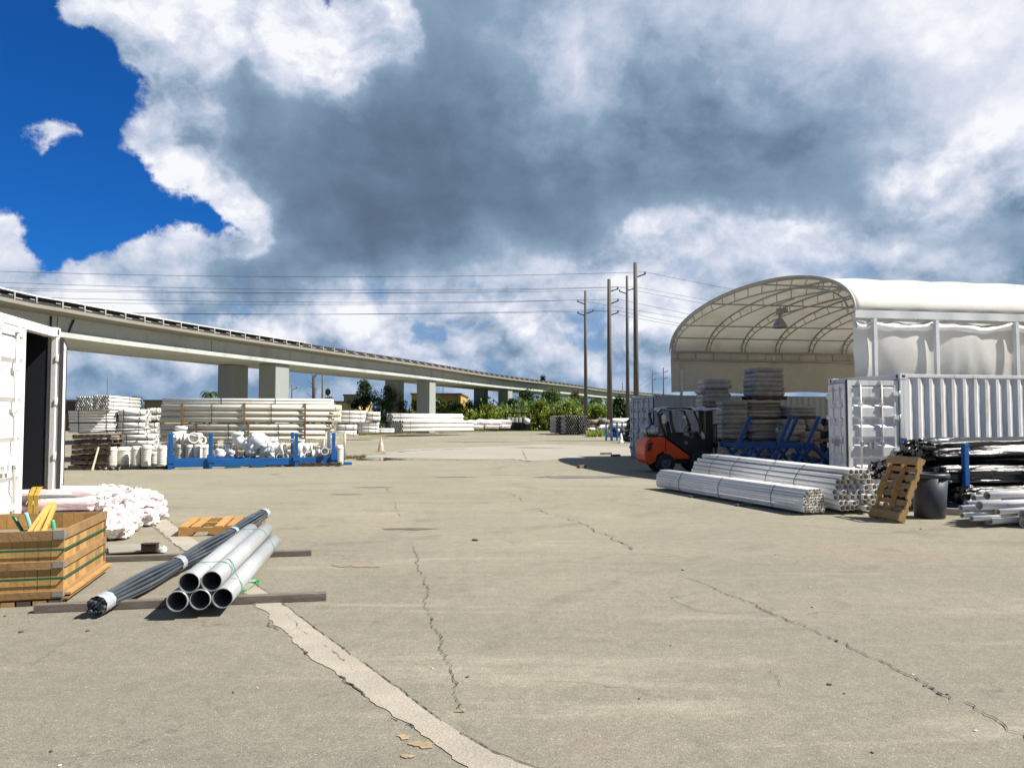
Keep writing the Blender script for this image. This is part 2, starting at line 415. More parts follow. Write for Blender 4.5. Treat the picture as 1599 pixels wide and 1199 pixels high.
    col = T.mix(ol, col, (0.15, 0.135, 0.115))
    T.put(b.inputs['Base Color'], T.vec('MULTIPLY', col, (1.09, 1.06, 1.01))); b.inputs['Roughness'].default_value = 0.92; b.inputs['Specular IOR Level'].default_value = 0.25
    bp = T.new('ShaderNodeBump'); bp.inputs['Strength'].default_value = 0.55; bp.inputs['Distance'].default_value = 0.006
    T.put(bp.inputs['Height'], T.math('ADD', f1, T.math('MULTIPLY', f2, 0.6))); T.l.new(bp.outputs[0], b.inputs['Normal'])
    return m
GM = ground_material()
mb = MB(); mb.quad((-1500, -60, 0), (1500, -60, 0), (1500, 2500, 0), (-1500, 2500, 0)); struct(mb.build('ground', GM))
mb = MB()
GRASSM = mat('verge_soil', (0.10, 0.115, 0.05), 0.95, var=0.4, vscale=0.5, tint=(0.2, 0.17, 0.10), tamt=0.7, tscale=0.3)
mb.quad((-1500, 86, 0.004), (1500, 108, 0.004), (1500, 2500, 0.004), (-1500, 2500, 0.004)); struct(mb.build('verge', GRASSM))

def strip(name, left, right, m, z=0.004):
    """sheet between two pixel polylines on the ground, resampled with a ragged edge"""
    def rs(pl, n):
        pts = [G(*p) for p in pl]; out = []
        seg = [(pts[i + 1] - pts[i]).length for i in range(len(pts) - 1)]; tot = sum(seg)
        for k in range(n + 1):
            t = tot * k / n; i = 0
            while i < len(seg) - 1 and t > seg[i]: t -= seg[i]; i += 1
            out.append(pts[i].lerp(pts[i + 1], min(t / seg[i], 1)))
        return out
    n = 240; a, b = rs(left, n), rs(right, n); rnd = random.Random(3); mb = MB(); ja = jb = 0; ra, rb = [], []
    for i in range(n + 1):
        ja = ja * 0.72 + rnd.uniform(-0.024, 0.024); jb = jb * 0.8 + rnd.uniform(-0.007, 0.007)
        d = (b[i] - a[i]).normalized(); A = a[i] + d * ja; B = b[i] + d * jb
        ra.append(A); rb.append(B)
        mb.v += [(A.x, A.y, z), (B.x, B.y, z)]
    for i in range(n): mb.face((2 * i, 2 * i + 1, 2 * i + 3, 2 * i + 2))
    struct(mb.build(name, m)); return ra, rb
m = mat('patch_concrete', (0.36, 0.32, 0.258), 0.9, var=0.16, vscale=2.2, tint=(0.30, 0.27, 0.22), tamt=0.55, tscale=4.5, bump=0.5, bscale=60, fine=0.16)
ea, eb = strip('concrete_strip', [(222, 805), (262, 842), (405, 948), (440, 985), (500, 1035), (560, 1077), (640, 1134), (725, 1199), (790, 1250)],
               [(250, 803), (284, 828), (424, 930), (522, 1003), (600, 1060), (690, 1126), (770, 1175), (845, 1204), (920, 1262)], m)
CRM = mat('crack_dark', (0.050, 0.045, 0.038), 0.95, var=0.3, vscale=5)
def crack(pts, w, seed=0, z=0.009, jit=0.02, px=True, gaps=0.0):
    rnd = random.Random(seed)
    q = [G(*p) for p in pts] if px else pts
    fine = []
    for i in range(len(q) - 1):
        L = (q[i + 1] - q[i]).length; n = max(2, int(L / 0.03))
        for k in range(n): fine.append(q[i].lerp(q[i + 1], k / n))
    fine.append(q[-1]); mb = MB(); j = 0; j2 = 0; prev = None; on = True; N = len(fine)
    for i, p in enumerate(fine):
        d = (fine[min(i + 4, N - 1)] - fine[max(i - 4, 0)]).normalized(); nrm = Vector((-d.y, d.x, 0))
        j2 = j2 * 0.94 + rnd.uniform(-jit, jit) * .55; j = j * 0.35 + rnd.uniform(-jit, jit) * .45
        e = min(i, N - 1 - i, 12) / 12.0; ww = w * 0.58 * rnd.uniform(0.25, 1.3) * (0.25 + 0.75 * e)
        if rnd.random() < 0.06: ww *= 2.6
        if rnd.random() < gaps * .6: on = not on
        c = p + nrm * (j + j2); a, b = c - nrm * ww / 2, c + nrm * ww / 2
        n0 = len(mb.v); mb.v += [(a.x, a.y, z), (b.x, b.y, z)]
        if prev is not None and on: mb.face((prev, prev + 1, n0 + 1, n0))
        prev = n0
    struct(mb.build('pavement_crack', CRM))
crack(ea, 0.016, 1, px=False, jit=0.012, gaps=.12); crack(eb, 0.013, 2, px=False, jit=0.005, gaps=.06)
crack([(450, 960), (470, 985), (505, 1010), (530, 1030), (560, 1050)], 0.006, 3, gaps=0.25)
crack([(606, 760), (612, 775), (625, 810)], 0.016, 4, gaps=.15); crack([(641, 850), (655, 890), (655, 895), (668, 930), (680, 975), (693, 1010), (705, 1045), (712, 1075), (726, 1118)], 0.012, 5, jit=.028)
crack([(693, 1012), (720, 1016), (745, 1010)], 0.006, 6, gaps=0.2)
crack([(800, 770), (850, 800), (905, 818), (960, 842), (990, 860), (1045, 890)], 0.022, 7, gaps=0.06, jit=.05)
crack([(1065, 898), (1115, 917), (1130, 928), (1180, 950), (1235, 975), (1290, 1000), (1340, 1023), (1390, 1045), (1440, 1070), (1500, 1098), (1545, 1120), (1599, 1148), (1660, 1180)], 0.016, 8, jit=.034)
crack([(1043, 924), (1060, 940), (1085, 952), (1130, 957), (1178, 958)], 0.010, 9); crack([(1160, 943), (1195, 955), (1215, 966), (1250, 980)], 0.008, 19)
crack([(985, 1000), (1000, 1010), (1015, 1022)], 0.007, 10); crack([(1198, 1040), (1222, 1060), (1235, 1075), (1248, 1088)], 0.007, 11)
crack([(1360, 1115), (1390, 1117), (1420, 1135), (1440, 1150)], 0.007, 12); crack([(1370, 1160), (1410, 1168), (1460, 1190)], 0.006, 13, gaps=0.15)
crack([(650, 960), (655, 975)], 0.006, 14); crack([(560, 719), (700, 718), (800, 717), (835, 721)], 0.16, 15, jit=0.08)
crack([(700, 692), (760, 690), (790, 689)], 0.3, 16, jit=0.2, gaps=0.2); crack([(545, 714), (600, 708), (660, 703), (740, 700)], 0.25, 17, jit=0.12, gaps=0.1)
crack([(815, 703), (822, 718)], 0.035, 18); crack([(860, 692), (905, 690)], 0.2, 20, jit=0.1)
crack([(0, 700 + 320), (30, 1015), (60, 1000)], 0.006, 21, gaps=0.2); crack([(150, 1120), (180, 1128), (205, 1140)], 0.007, 22); crack([(310, 1085), (340, 1105), (355, 1120)], 0.006, 23)
crack([(125, 745), (190, 735)], 0.03, 25, gaps=.2); crack([(258, 805), (279, 825)], 0.012, 26); crack([(236, 822), (262, 842)], 0.012, 27)
for (px, py, wx, wy, sd_) in ((640, 826, 0.40, 0.10, 1), (712, 745, 0.5, 0.1, 2), (541, 772, 0.35, 0.06, 3), (585, 761, 0.5, 0.06, 4), (905, 745, 1.3, 0.45, 5), (596, 717, 1.1, 0.95, 6), (760, 690, 3.0, 0.5, 7),
                              (840, 699, 1.6, 0.5, 8), (900, 688, 3.5, 1.0, 9), (430, 741, 0.16, .1, 10)):
    c = G(px, py); rnd = random.Random(sd_); mb = MB(); n = 28
    mb.v.append((c.x, c.y, 0.006))
    for i in range(n):
        a = 2 * math.pi * i / n; k = 0.75 + 0.5 * rnd.random()
        mb.v.append((c.x + wx * k * math.cos(a), c.y + wy * k * math.sin(a), 0.006))
    for i in range(n): mb.face((0, 1 + i, 1 + (i + 1) % n))
    wet = sd_ in (5, 6)
    mm = mat('puddle_water', (0.045, 0.042, 0.036), 0.06, var=0.3) if sd_ == 6 else mat('damp_stain', (0.16, 0.15, 0.135), 0.55, var=0.3, vscale=2) if sd_ == 5 else mat('oil_stain', (0.12, 0.105, 0.085), 0.8, var=0.35, vscale=3)
    struct(mb.build('puddle' if wet else 'ground_stain', mm))
for i, (px, py, r) in enumerate(((660, 1163, 0.055), (636, 1181, 0.03), (632, 1151, 0.035), (720, 1110, 0.03), (556, 882, 0.22))):
    c = G(px, py); rnd = random.Random(i + 40); mb = MB(); n = 40; mb.v.append((c.x, c.y, 0.005)); pa, pb, pc_ = rnd.uniform(0, 6), rnd.uniform(0, 6), rnd.uniform(0, 6)
    for k in range(n):
        a = 2 * math.pi * k / n; q = r * (0.85 + .18 * math.sin(2 * a + pa) + .14 * math.sin(3 * a + pb) + .10 * math.sin(7 * a + pc_) + rnd.uniform(-.05, .05)); mb.v.append((c.x + 1.2 * q * math.cos(a), c.y + q * math.sin(a) * 0.9, 0.005))
    for k in range(n): mb.face((0, 1 + k, 1 + (k + 1) % n))
    struct(mb.build('rust_stain', mat('rust_stain' if i < 4 else 'rust_faint', (0.34, 0.25, 0.145) if i < 4 else (0.245, 0.205, 0.15), 0.9, var=0.3, vscale=12)))
# paler concrete slab in the middle of the yard
mb = MB(); q = [G(560, 713, .004), G(835, 719, .004), G(1010, 712, .004), G(985, 697, .004), G(850, 694, .004), G(640, 701, .004)]
mb.v = [tuple(p) for p in q]; mb.face(tuple(range(6)))
struct(mb.build('concrete_slab', mat('pale_slab', (0.33, 0.303, 0.247), 0.92, var=0.14, vscale=0.7, tint=(0.25, 0.23, 0.19), tamt=0.6, tscale=0.5, stretch=(0.4, 1.4, 1), fine=.1)))
# loose pebbles and litter on the pavement, each one a thing
PEB = MB().lathe([(0, 0), (0.8, 0.05), (1, 0.4), (0.7, 0.85), (0, 1)], n=7).mesh('pebble', mat('pebble_dark', (0.08, 0.07, 0.06), 0.9, var=.4))
PEBW = MB().lathe([(0, 0), (0.8, 0.05), (1, 0.4), (0.7, 0.85), (0, 1)], n=7).mesh('pebble', mat('pebble_pale', (0.6, 0.57, 0.5), 0.9, var=.2))
for i, (px, py, r, w) in enumerate(((1318, 1083, .011, 0), (1362, 1175, .012, 0), (1523, 1141, .013, 1), (364, 1081, .012, 0), (33, 987, .022, 0), (80, 1173, .014, 0), (93, 1195, .011, 1), (1066, 890, .02, 0), (1268, 948, .014, 0),
                                (1265, 917, .014, 1), (1211, 866, .013, 0), (1479, 1084, .012, 0), (1443, 1071, .012, 0), (1295, 1069, .02, 0), (998, 1091, .011, 0), (1047, 1008, .011, 0), (8, 962, .018, 0), (1425, 1053, .011, 1),
                                (675, 1044, .012, 1), (730, 1057, .016, 0), (402, 1074, .009, 1), (137, 985, .02, 0), (742, 844, .05, 0), (1438, 826, .022, 0))):
    o = obj('pebble', PEBW if w else PEB, None, G(px, py), (0, 0, i * 1.7)); o.scale = (r, r * 0.7, r * 0.55)
    tag(o, ('pale' if w else 'dark') + ' loose pebble on the bare cracked pavement', 'pebble', 'loose pebbles on the pavement')
# ------------------------------------------------------------------ shared materials
WHITE = mat('white_paint', (0.78, 0.78, 0.76), 0.45, var=0.05, vscale=1.2, tint=(0.50, 0.47, 0.42), tamt=0.35, tscale=2.6, bump=0.15, bscale=6)
WHITE_OLD = mat('white_paint_worn', (0.70, 0.71, 0.71), 0.5, var=0.07, vscale=1.0, tint=(0.36, 0.29, 0.22), tamt=0.60, tscale=2.2, bump=0.2, bscale=5, stretch=(2, 2, .4))
GREYC = mat('grey_container_paint', (0.40, 0.44, 0.48), 0.55, var=0.1, vscale=1.0, tint=(0.2, 0.17, 0.15), tamt=0.5, tscale=2.0)
GASKET = mat('door_gasket', (0.035, 0.035, 0.037), 0.7)
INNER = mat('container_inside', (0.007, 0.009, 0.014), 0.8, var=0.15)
WOODF = mat('container_floor', (0.10, 0.075, 0.05), 0.8, var=0.3, vscale=4)
STEEL = mat('galvanised', (0.45, 0.46, 0.47), 0.45, metal=0.6, var=0.12)
DARKM = mat('dark_metal', (0.035, 0.036, 0.04), 0.5, var=0.2)
BLUE = mat('blue_paint', (0.004, 0.095, 0.32), 0.42, var=0.14, vscale=3, tint=(0.05, 0.07, 0.12), tamt=0.45, tscale=3.5)
PVC = mat('white_plastic_pipe', (0.84, 0.825, 0.785), 0.38, var=0.05, vscale=1.0, tint=(0.62, 0.58, 0.50), tamt=0.35, tscale=1.4, rnd=0.06)
CREAM = mat('cream_plastic_pipe', (0.70, 0.655, 0.54), 0.42, var=0.06, vscale=1.0, tint=(0.52, 0.47, 0.37), tamt=0.4, tscale=1.2, rnd=0.06)
PVCIN = mat('pipe_bore', (0.54, 0.47, 0.37), 0.6, var=0.15)
PVCIN_D = mat('pipe_bore_grey', (0.20, 0.19, 0.175), 0.6, var=0.2)
STRAPM = mat('strap_black', (0.02, 0.02, 0.022), 0.45)
STRAPG = mat('strap_grey', (0.14, 0.15, 0.16), 0.5)
GREENS = mat('strap_green', (0.008, 0.10, 0.05), 0.4, var=.15, vscale=9)
PALLETW = mat('pallet_wood', (0.42, 0.255, 0.10), 0.8, var=0.28, vscale=3.0, stretch=(1, 5, 5), tint=(0.20, 0.11, 0.045), tamt=0.7, tscale=3, bump=0.3, bscale=30, rnd=0.15)
PALLETD = mat('pallet_wood_dark', (0.085, 0.06, 0.042), 0.85, var=0.35, vscale=4, rnd=0.2)
GREYW = mat('weathered_timber', (0.15, 0.125, 0.105), 0.88, var=0.3, vscale=4, stretch=(0.5, 6, 6), tint=(0.27, 0.235, 0.20), tamt=0.6, tscale=5, bump=0.4, bscale=40)

# ------------------------------------------------------------------ shipping containers
def locking_bar(mb, x, h, y=-0.045):
    mb.tube((x, y, 0.03), (x, y, h - 0.03), 0.019, 10)
    for z in (0.02, h - 0.07): mb.box((x, y + 0.005, z + 0.03), (0.085, 0.06, 0.07))
    for z in (0.42, 0.98, h * 0.5 + 0.3, h - 0.5):
        mb.box((x, y + 0.008, z), (0.10, 0.034, 0.075)); mb.box((x, y - 0.016, z), (0.055, 0.018, 0.05))
def make_door(w, h, m, flip=False, handle_z=0.95):
    """door leaf: hinge axis x=0, leaf to +x (or -x when flip), outside to -y"""
    s = -1 if flip else 1
    def X(x): return s * x
    mb = MB(); t = 0.055
    ribs = [(0.0, 0.10, 0), ]
    # leaf frame
    for (a, b, z0, z1) in ((0.0, 0.09, 0, h), (w - 0.09, w, 0, h), (0.09, w - 0.09, 0, 0.11), (0.09, w - 0.09, h - 0.11, h)):
        mb.bb(min(X(a), X(b)), max(X(a), X(b)), -t / 2, t / 2, z0, z1)
    # ribbed panel: five horizontal trapezoid pressings
    prof = []; z = 0.11; npan = 5; ph = (h - 0.22) / npan
    for k in range(npan):
        z0 = 0.11 + k * ph
        prof += [(0.012, z0), (0.012, z0 + ph * 0.30), (-0.026, z0 + ph * 0.42), (-0.026, z0 + ph * 0.88)]
    prof.append((0.012, h - 0.11))
    x0, x1 = X(0.09), X(w - 0.09)
    i = len(mb.v)
    for (y, z) in prof: mb.v += [(x0, y, z), (x1, y, z)]
    for k in range(len(prof) - 1): mb.face((i + 2 * k, i + 2 * k + 1, i + 2 * k + 3, i + 2 * k + 2))
    mb.quad((x0, 0.022, 0.11), (x1, 0.022, 0.11), (x1, 0.022, h - 0.11), (x0, 0.022, h - 0.11))
    door = mb.mesh('door', m)
    bars = []
    for bx in (w * 0.34, w * 0.76):
        b = MB(); locking_bar(b, X(bx), h); bars.append(b.mesh('locking_bar', m))
    hd = MB()
    for bx in (w * 0.34, w * 0.76):
        hd.box((X(bx + 0.16 * (1 if bx < w / 2 else -1)), -0.062, handle_z), (0.36, 0.012, 0.045)); hd.box((X(bx), -0.066, handle_z), (0.07, 0.03, 0.10))
        hd.box((X(bx + 0.30 * (1 if bx < w / 2 else -1)), -0.05, handle_z - 0.03), (0.07, 0.05, 0.15))
    hg = []
    for z in (0.25, h * 0.37, h * 0.66, h - 0.28):
        hh_ = MB(); hg.append(hh_); hh_.box((X(0.03), -t / 2 - 0.012, z), (0.17, 0.028, 0.075)); hh_.tube((X(-0.02), -t / 2 - 0.012, z - 0.06), (X(-0.02), -t / 2 - 0.012, z + 0.06), 0.022, 8)
    gk = MB(); g = 0.014
    for (a, b, z0, z1) in ((-g, 0, 0, h), (w, w + g, 0, h), (0, w, -g, 0), (0, w, h, h + g)):
        gk.bb(min(X(a), X(b)), max(X(a), X(b)), -0.012, 0.04, z0, z1)
    return door, bars, hd.mesh('door_handle', STEEL if m is not WHITE else m), [q.mesh('hinge', m) for q in hg], gk.mesh('gasket', GASKET)
def add_door(root, kit, loc, rz):
    d = obj('door', kit[0], root, loc, (0, 0, rz))
    for b in kit[1]: obj('locking_bar', b, d)
    obj('door_handle', kit[2], d); obj('gasket', kit[4], d)
    for q in kit[3]: obj('hinge', q, d)
    return d
def container(label, loc, rz, L, H, m, rot0, rot1, dents=0, seed=0):
    """door end at local x=0; near side y=0; length +x. rot0/rot1: door angle at y=0 / y=W (None = closed)"""
    W = 2.44; rnd = random.Random(seed)
    root = thing('shipping_container', label, 'container', loc, rz)
    fr = MB(); cw = 0.16
    for x in (0, L):
        sx = 1 if x == 0 else -1
        for y in (0, W):
            sy = 1 if y == 0 else -1
            fr.bb(min(x, x + sx * 0.07), max(x, x + sx * 0.07), min(y, y + sy * 0.11), max(y, y + sy * 0.11), 0.12, H - 0.12); fr.bb(min(x + sx * 0.07, x + sx * cw), max(x + sx * 0.07, x + sx * cw), min(y, y + sy * 0.05), max(y, y + sy * 0.05), 0.12, H - 0.12)
        fr.bb(min(x, x + sx * 0.12), max(x, x + sx * 0.12), cw, W - cw, H - 0.13, H - 0.012); fr.bb(min(x, x + sx * 0.12), max(x, x + sx * 0.12), cw, W - cw, 0.0, 0.15)
    for y in (0, W):
        sy = 1 if y == 0 else -1
        fr.bb(0.18, L - 0.18, min(y + sy * 0.006, y + sy * 0.07), max(y + sy * 0.006, y + sy * 0.07), 0.02, 0.17); fr.bb(0.18, L - 0.18, min(y + sy * 0.006, y + sy * 0.07), max(y + sy * 0.006, y + sy * 0.07), H - 0.085, H - 0.012)
    fr.build('frame', m, root, bevel=0.006)
    for x in (0, L):
        for y in (0, W):
            for z in (0, H):
                cc = MB()
                sx = 1 if x == 0 else -1; sy = 1 if y == 0 else -1; sz = 1 if z == 0 else -1
                c = Vector((x + sx * 0.085, y + sy * 0.078, z + sz * 0.058)); cc.cur = 0
                cc.box(c, (0.184, 0.168, 0.122)); cc.cur = 1
                cc.box(c + Vector((0, -sy * 0.083, 0)), (0.075, 0.006, 0.055)); cc.box(c + Vector((-sx * 0.091, 0, 0)), (0.006, 0.06, 0.075))
                cc.build('corner_casting', [m, GASKET], root, bevel=0.008)
    # corrugated skins with thickness
    def corr(x0, x1):
        pr = []; x = x0; p = 0.278
        while x < x1 - 0.01:
            for dx, dd in ((0, 0.0), (0.070, 0.0), (0.139, 0.036), (0.209, 0.036)):
                if x + dx < x1: pr.append((x + dx, dd))
            x += p
        pr.append((x1, 0.0)); return pr
    sk = MB()
    for side in (0, 1):
        pr = corr(cw, L - cw); nz = 14; z0, z1 = 0.17, H - 0.085; i = len(sk.v)
        dn = [(rnd.uniform(0.5, min(L, 7) - .5), rnd.uniform(0.5, H - 0.4), rnd.uniform(0.08, 0.2), rnd.uniform(0.02, 0.05)) for _ in range(dents)]
        for (x, d) in pr:
            for k in range(nz + 1):
                z = z0 + (z1 - z0) * k / nz
                dd = d + 0.012 + sum(a * math.exp(-((x - cx) ** 2 + (z - cz) ** 2) / (r * r)) for cx, cz, r, a in dn) + rnd.uniform(-.002, .002)
                sk.v.append((x, dd if side == 0 else W - dd, z))
        w = nz + 1
        for a in range(len(pr) - 1):
            for k in range(nz): sk.face((i + a * w + k, i + (a + 1) * w + k, i + (a + 1) * w + k + 1, i + a * w + k + 1))
    sk.build('corrugated_side', m, root, recalc=False)
    rf = MB(); pr = corr(0.13, L - 0.13)
    i = len(rf.v)
    for (x, d) in pr: rf.v += [(x, 0.07, H - 0.02 - d * 0.5), (x, W - 0.07, H - 0.02 - d * 0.5)]
    for a in range(len(pr) - 1): rf.face((i + 2 * a, i + 2 * a + 2, i + 2 * a + 3, i + 2 * a + 1))
    rf.build('roof', m, root, recalc=False)
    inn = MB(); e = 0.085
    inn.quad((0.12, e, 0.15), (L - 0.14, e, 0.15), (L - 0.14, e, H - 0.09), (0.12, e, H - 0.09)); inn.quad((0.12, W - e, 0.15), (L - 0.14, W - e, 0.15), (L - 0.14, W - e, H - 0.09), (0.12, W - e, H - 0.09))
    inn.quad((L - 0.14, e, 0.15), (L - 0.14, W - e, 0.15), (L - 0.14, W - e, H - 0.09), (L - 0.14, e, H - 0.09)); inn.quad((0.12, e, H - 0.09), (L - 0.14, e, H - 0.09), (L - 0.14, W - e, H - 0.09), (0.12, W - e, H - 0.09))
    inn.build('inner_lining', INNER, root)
    fl = MB(); fl.bb(0.12, L - 0.12, 0.07, W - 0.07, 0.10, 0.148); fl.build('floor', WOODF, root)
    ew = MB(); ew.bb(L - 0.10, L - 0.05, cw, W - cw, 0.15, H - 0.13); ew.build('end_wall', m, root)
    dh = H - 0.13 - 0.15 - 0.03; dw = (W - 2 * 0.055) / 2 - 0.02; z = 0.165
    kf, kn = make_door(dw, dh, m, True), make_door(dw, dh, m, False)
    add_door(root, kf, (-0.03, 0.055, z), R(-90) if rot0 is None else rot0)
    add_door(root, kn, (-0.03, W - 0.055, z), R(-90) if rot1 is None else rot1)
    return root
u14, v14 = uv(R(14))
cR = P(1405, 583, 16.1); cR.z = 0
container('dented white shipping container on the right behind the black wrapped pipes, its doors swung open', cR, R(12), 6.06, 2.59, WHITE_OLD, R(-3), R(-107), 5, 5)
cG = P(1022, 618, 30.8); cG.z = 0
container('grey shipping container standing closed behind the orange forklift', cG, R(14), 12.19, 2.59, GREYC, None, None, 2, 6)
cL = P(94, 513, 1.25 * 1200 / 140.0); cL.z = 0
contL = container('white shipping container at the left edge with one door open on its dark inside', cL, R(11 + 180), 6.06, 2.9, WHITE, R(107), None, 1, 7)

# stencilled character cut by the picture's left edge
Ml = Matrix.Translation(cL) @ Matrix.Rotation(R(191), 4, 'Z'); Mli = Ml.inverted(); ro, rd_ = Mli @ Vector((0, 0, EYE)), Mli.to_3x3() @ ray(-1, 578); tt = (-0.068 - ro.x) / rd_.x; hp = ro + rd_ * tt
tc_ = bpy.data.curves.new('mark', 'FONT'); tc_.body = '0'; tc_.size = 0.13; tc_.extrude = 0.0008; tx = bpy.data.objects.new('mark', tc_); COL.objects.link(tx); bpy.context.view_layer.update(); tm_ = bpy.data.meshes.new_from_object(tx); bpy.data.objects.remove(tx)
tm_.materials.clear(); tm_.materials.append(mat('stencil_black', (0.02, 0.02, 0.022), 0.6)); o = obj('stencil_mark', tm_, contL); mm_ = Matrix(((0, 0, -1), (-1, 0, 0), (0, 1, 0))).to_4x4(); mm_.translation = hp; o.matrix_local = mm_
# ------------------------------------------------------------------ fabric shelter
uh, vh = uv(R(10)); HN = P(1335, 485, 19.5); EAV = HN.z; HN.z = 0; HW = 12.5; HL = 15.0
HROT = R(10)
TENT = mat('shelter_fabric', (0.80, 0.785, 0.735), 0.6, var=0.05, vscale=0.8, tint=(0.62, 0.57, 0.47), tamt=0.4, tscale=0.9, transl=0.36, bump=0.25, bscale=2.5)
RIBM = mat('shelter_frame_steel', (0.42, 0.41, 0.37), 0.5, metal=0.4, var=0.1)
WPOST = mat('shelter_post_paint', (0.62, 0.63, 0.63), 0.5, var=0.06)
RISE = 6.0 - EAV
def arch(t, dr=0.0):
    y = HW / 2 - (HW / 2 - dr) * math.cos(math.pi * t)
    z = EAV + (RISE - dr) * (math.sin(math.pi * t) ** 0.86 if 0 < t < 1 else 0)
    return y, z
shelter = thing('fabric_shelter', 'white arched fabric shelter open at its left end, over pallets and forklift', 'shelter', HN, HROT)
rnd = random.Random(11)
RIBX = [0.04 + 1.55 * i for i in range(10)]
def roof_fn(u, v):
    x = u * HL; y, z = arch(v)
    k = abs(((x - 0.04) / 1.55 + 0.5) % 1.0 - 0.5) * 2       # 0 on a rib, 1 midway
    sag = 0.05 * k * math.sin(math.pi * v)
    return (x, HW / 2 + (y - HW / 2) * (1 - sag * .2), z - sag)
mb = MB(); mb.grid(roof_fn, 80, 44); rc = mb.build('roof_cover', TENT, shelter, recalc=False)
sm = rc.modifiers.new('thick', 'SOLIDIFY'); sm.thickness = 0.012
def truss(x):
    mb = MB(); n = 40
    mb.path([(x, *arch(i / n, 0.05)) for i in range(n + 1)], 0.034, 6)
    mb.path([(x, *arch(i / n, 0.36)) for i in range(n + 1)], 0.026, 6)
    for i in range(1, n, 2):
        y0, z0 = arch(i / n, 0.05); y1, z1 = arch(i / n, 0.36); mb.tube((x, y0, z0), (x, y1, z1), 0.016, 5)
    return mb
for x in RIBX: truss(x).build('arch_truss', RIBM, shelter)
for t in (0.055, 0.10, 0.22, 0.42, 0.62, 0.80, 0.90):
    mb = MB(); y, z = arch(t, 0.09); mb.tube((0.04, y, z), (HL - 0.1, y, z), 0.028, 6); mb.build('purlin', RIBM, shelter)
# eave box truss inside, both sides
for yy in (0.10, HW - 0.10):
    mb = MB(); mb.tube((0.04, yy, EAV), (HL, yy, EAV), 0.04, 6); mb.tube((0.04, yy, EAV - 0.33), (HL, yy, EAV - 0.33), 0.055, 6)
    x = 0.3
    while x < HL: mb.tube((x, yy, EAV), (x, yy, EAV - 0.33), 0.02, 5); x += 0.78
    mb.build('eave_truss', RIBM, shelter)
mb = MB(); mb.tube((0.3, 0.2, EAV + 0.3), (4.6, 3.2, EAV + 1.2), 0.02, 6); mb.build('wind_brace', RIBM, shelter)
mb = MB(); a, b = arch(0.30, 0.12), arch(0.70, 0.12); mb.tube((3.2, a[0], a[1]), (3.2, b[0], b[1]), 0.022, 6); mb.build('tie_rod', RIBM, shelter)
# near-side wall: fabric billowing between posts
posts = [0.46, 2.23, 4.6, 6.9, 9.2, 11.5, 14.0]
def wall_fn(u, v):
    x = u * HL - 0.0; z = 2.35 + (EAV - 0.06 - 2.35) * v
    lo = max([p for p in posts if p <= x], default=-0.1); hi = min([p for p in posts if p > x], default=HL + 0.2)
    k = math.sin(math.pi * (x - lo) / max(hi - lo, 0.3)) ** 0.6 if hi > lo else 0
    k = max(k, 0) if isinstance(k, float) else 0
    vb = math.sin(math.pi * min(v * 1.06, 1)) ** 0.7 if 0 < v * 1.06 < 1 else 0
    wr = 0.014 * math.sin(x * 9 + v * 7 * math.sin(x * 2.1)) * vb * (1 - v) * 1.6
    return (x - 0.10 * (1 - abs(2 * v - 1)) * (1 if x < 0.05 else 0) + 0.05 * math.sin(4 * v) * max(0, 0.4 - x), 0.10 - 0.17 * k * vb + wr, z)
mb = MB(); mb.grid(wall_fn, 110, 26); wl = mb.build('side_wall', TENT, shelter, recalc=False)
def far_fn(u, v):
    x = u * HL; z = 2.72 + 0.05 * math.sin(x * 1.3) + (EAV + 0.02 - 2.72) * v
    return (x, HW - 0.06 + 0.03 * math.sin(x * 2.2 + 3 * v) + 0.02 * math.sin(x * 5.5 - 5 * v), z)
mb = MB(); mb.grid(far_fn, 90, 12); mb.build('side_wall', mat('shaded_wall_fabric', (0.50, 0.46, 0.37), 0.7, var=.1, tint=(.40, .36, .28), tamt=.5, transl=.12, bump=.25, bscale=2), shelter, recalc=False)  # darker copy of the shelter fabric, inside shade put into its colour
mb = MB()
def skirt(u, v):
    x = u * HL; return (x, -0.02 + 0.02 * math.sin(x * 6), EAV + 0.02 - 0.20 * v)
mb.grid(skirt, 60, 2); mb.build('eave_flashing', WPOST, shelter, recalc=False)
mb = MB()
def roll(u, v):
    x = u * HL + 0.02; lo = max([p for p in posts if p <= x], default=0); hi = min([p for p in posts if p > x], default=HL)
    k = (x - lo) / max(hi - lo, 0.2); sagz = 0.10 * math.sin(math.pi * k) + 0.025 * math.sin(k * 9 + lo)
    a = 2 * math.pi * v; r = 0.085 + 0.02 * math.sin(x * 5 + 2 * a) + 0.012 * math.sin(11 * x + a)
    return (x, 0.02 + 1.1 * r * math.cos(a), EAV - 0.34 - sagz * .8 + r * math.sin(a))
mb.grid(roll, 110, 12, closed_v=True); mb.build('rolled_flap', mat('flap_fabric', (0.80, 0.79, 0.76), 0.5, var=.05, transl=.1), shelter, recalc=False)
for x in posts:
    mb = MB(); mb.bb(x - 0.05, x + 0.05, -0.16, -0.06, 0.0, EAV - 0.22); mb.bb(x - 0.09, x + 0.09, -0.19, -0.03, 0, 0.02); mb.build('post', WPOST, shelter, bevel=0.006)
for x in posts[::2]:
    mb = MB(); mb.bb(x - 0.05, x + 0.05, HW - 0.05, HW + 0.05, 0.0, EAV - 0.1); mb.build('post', WPOST, shelter)
# end seam of the roof at the opening
mb = MB(); mb.path([(-0.01, *arch(i / 48, -0.02)) for i in range(49)], 0.035, 6); mb.build('edge_hem', mat('hem_fabric', (0.5, 0.49, 0.45), 0.6), shelter)
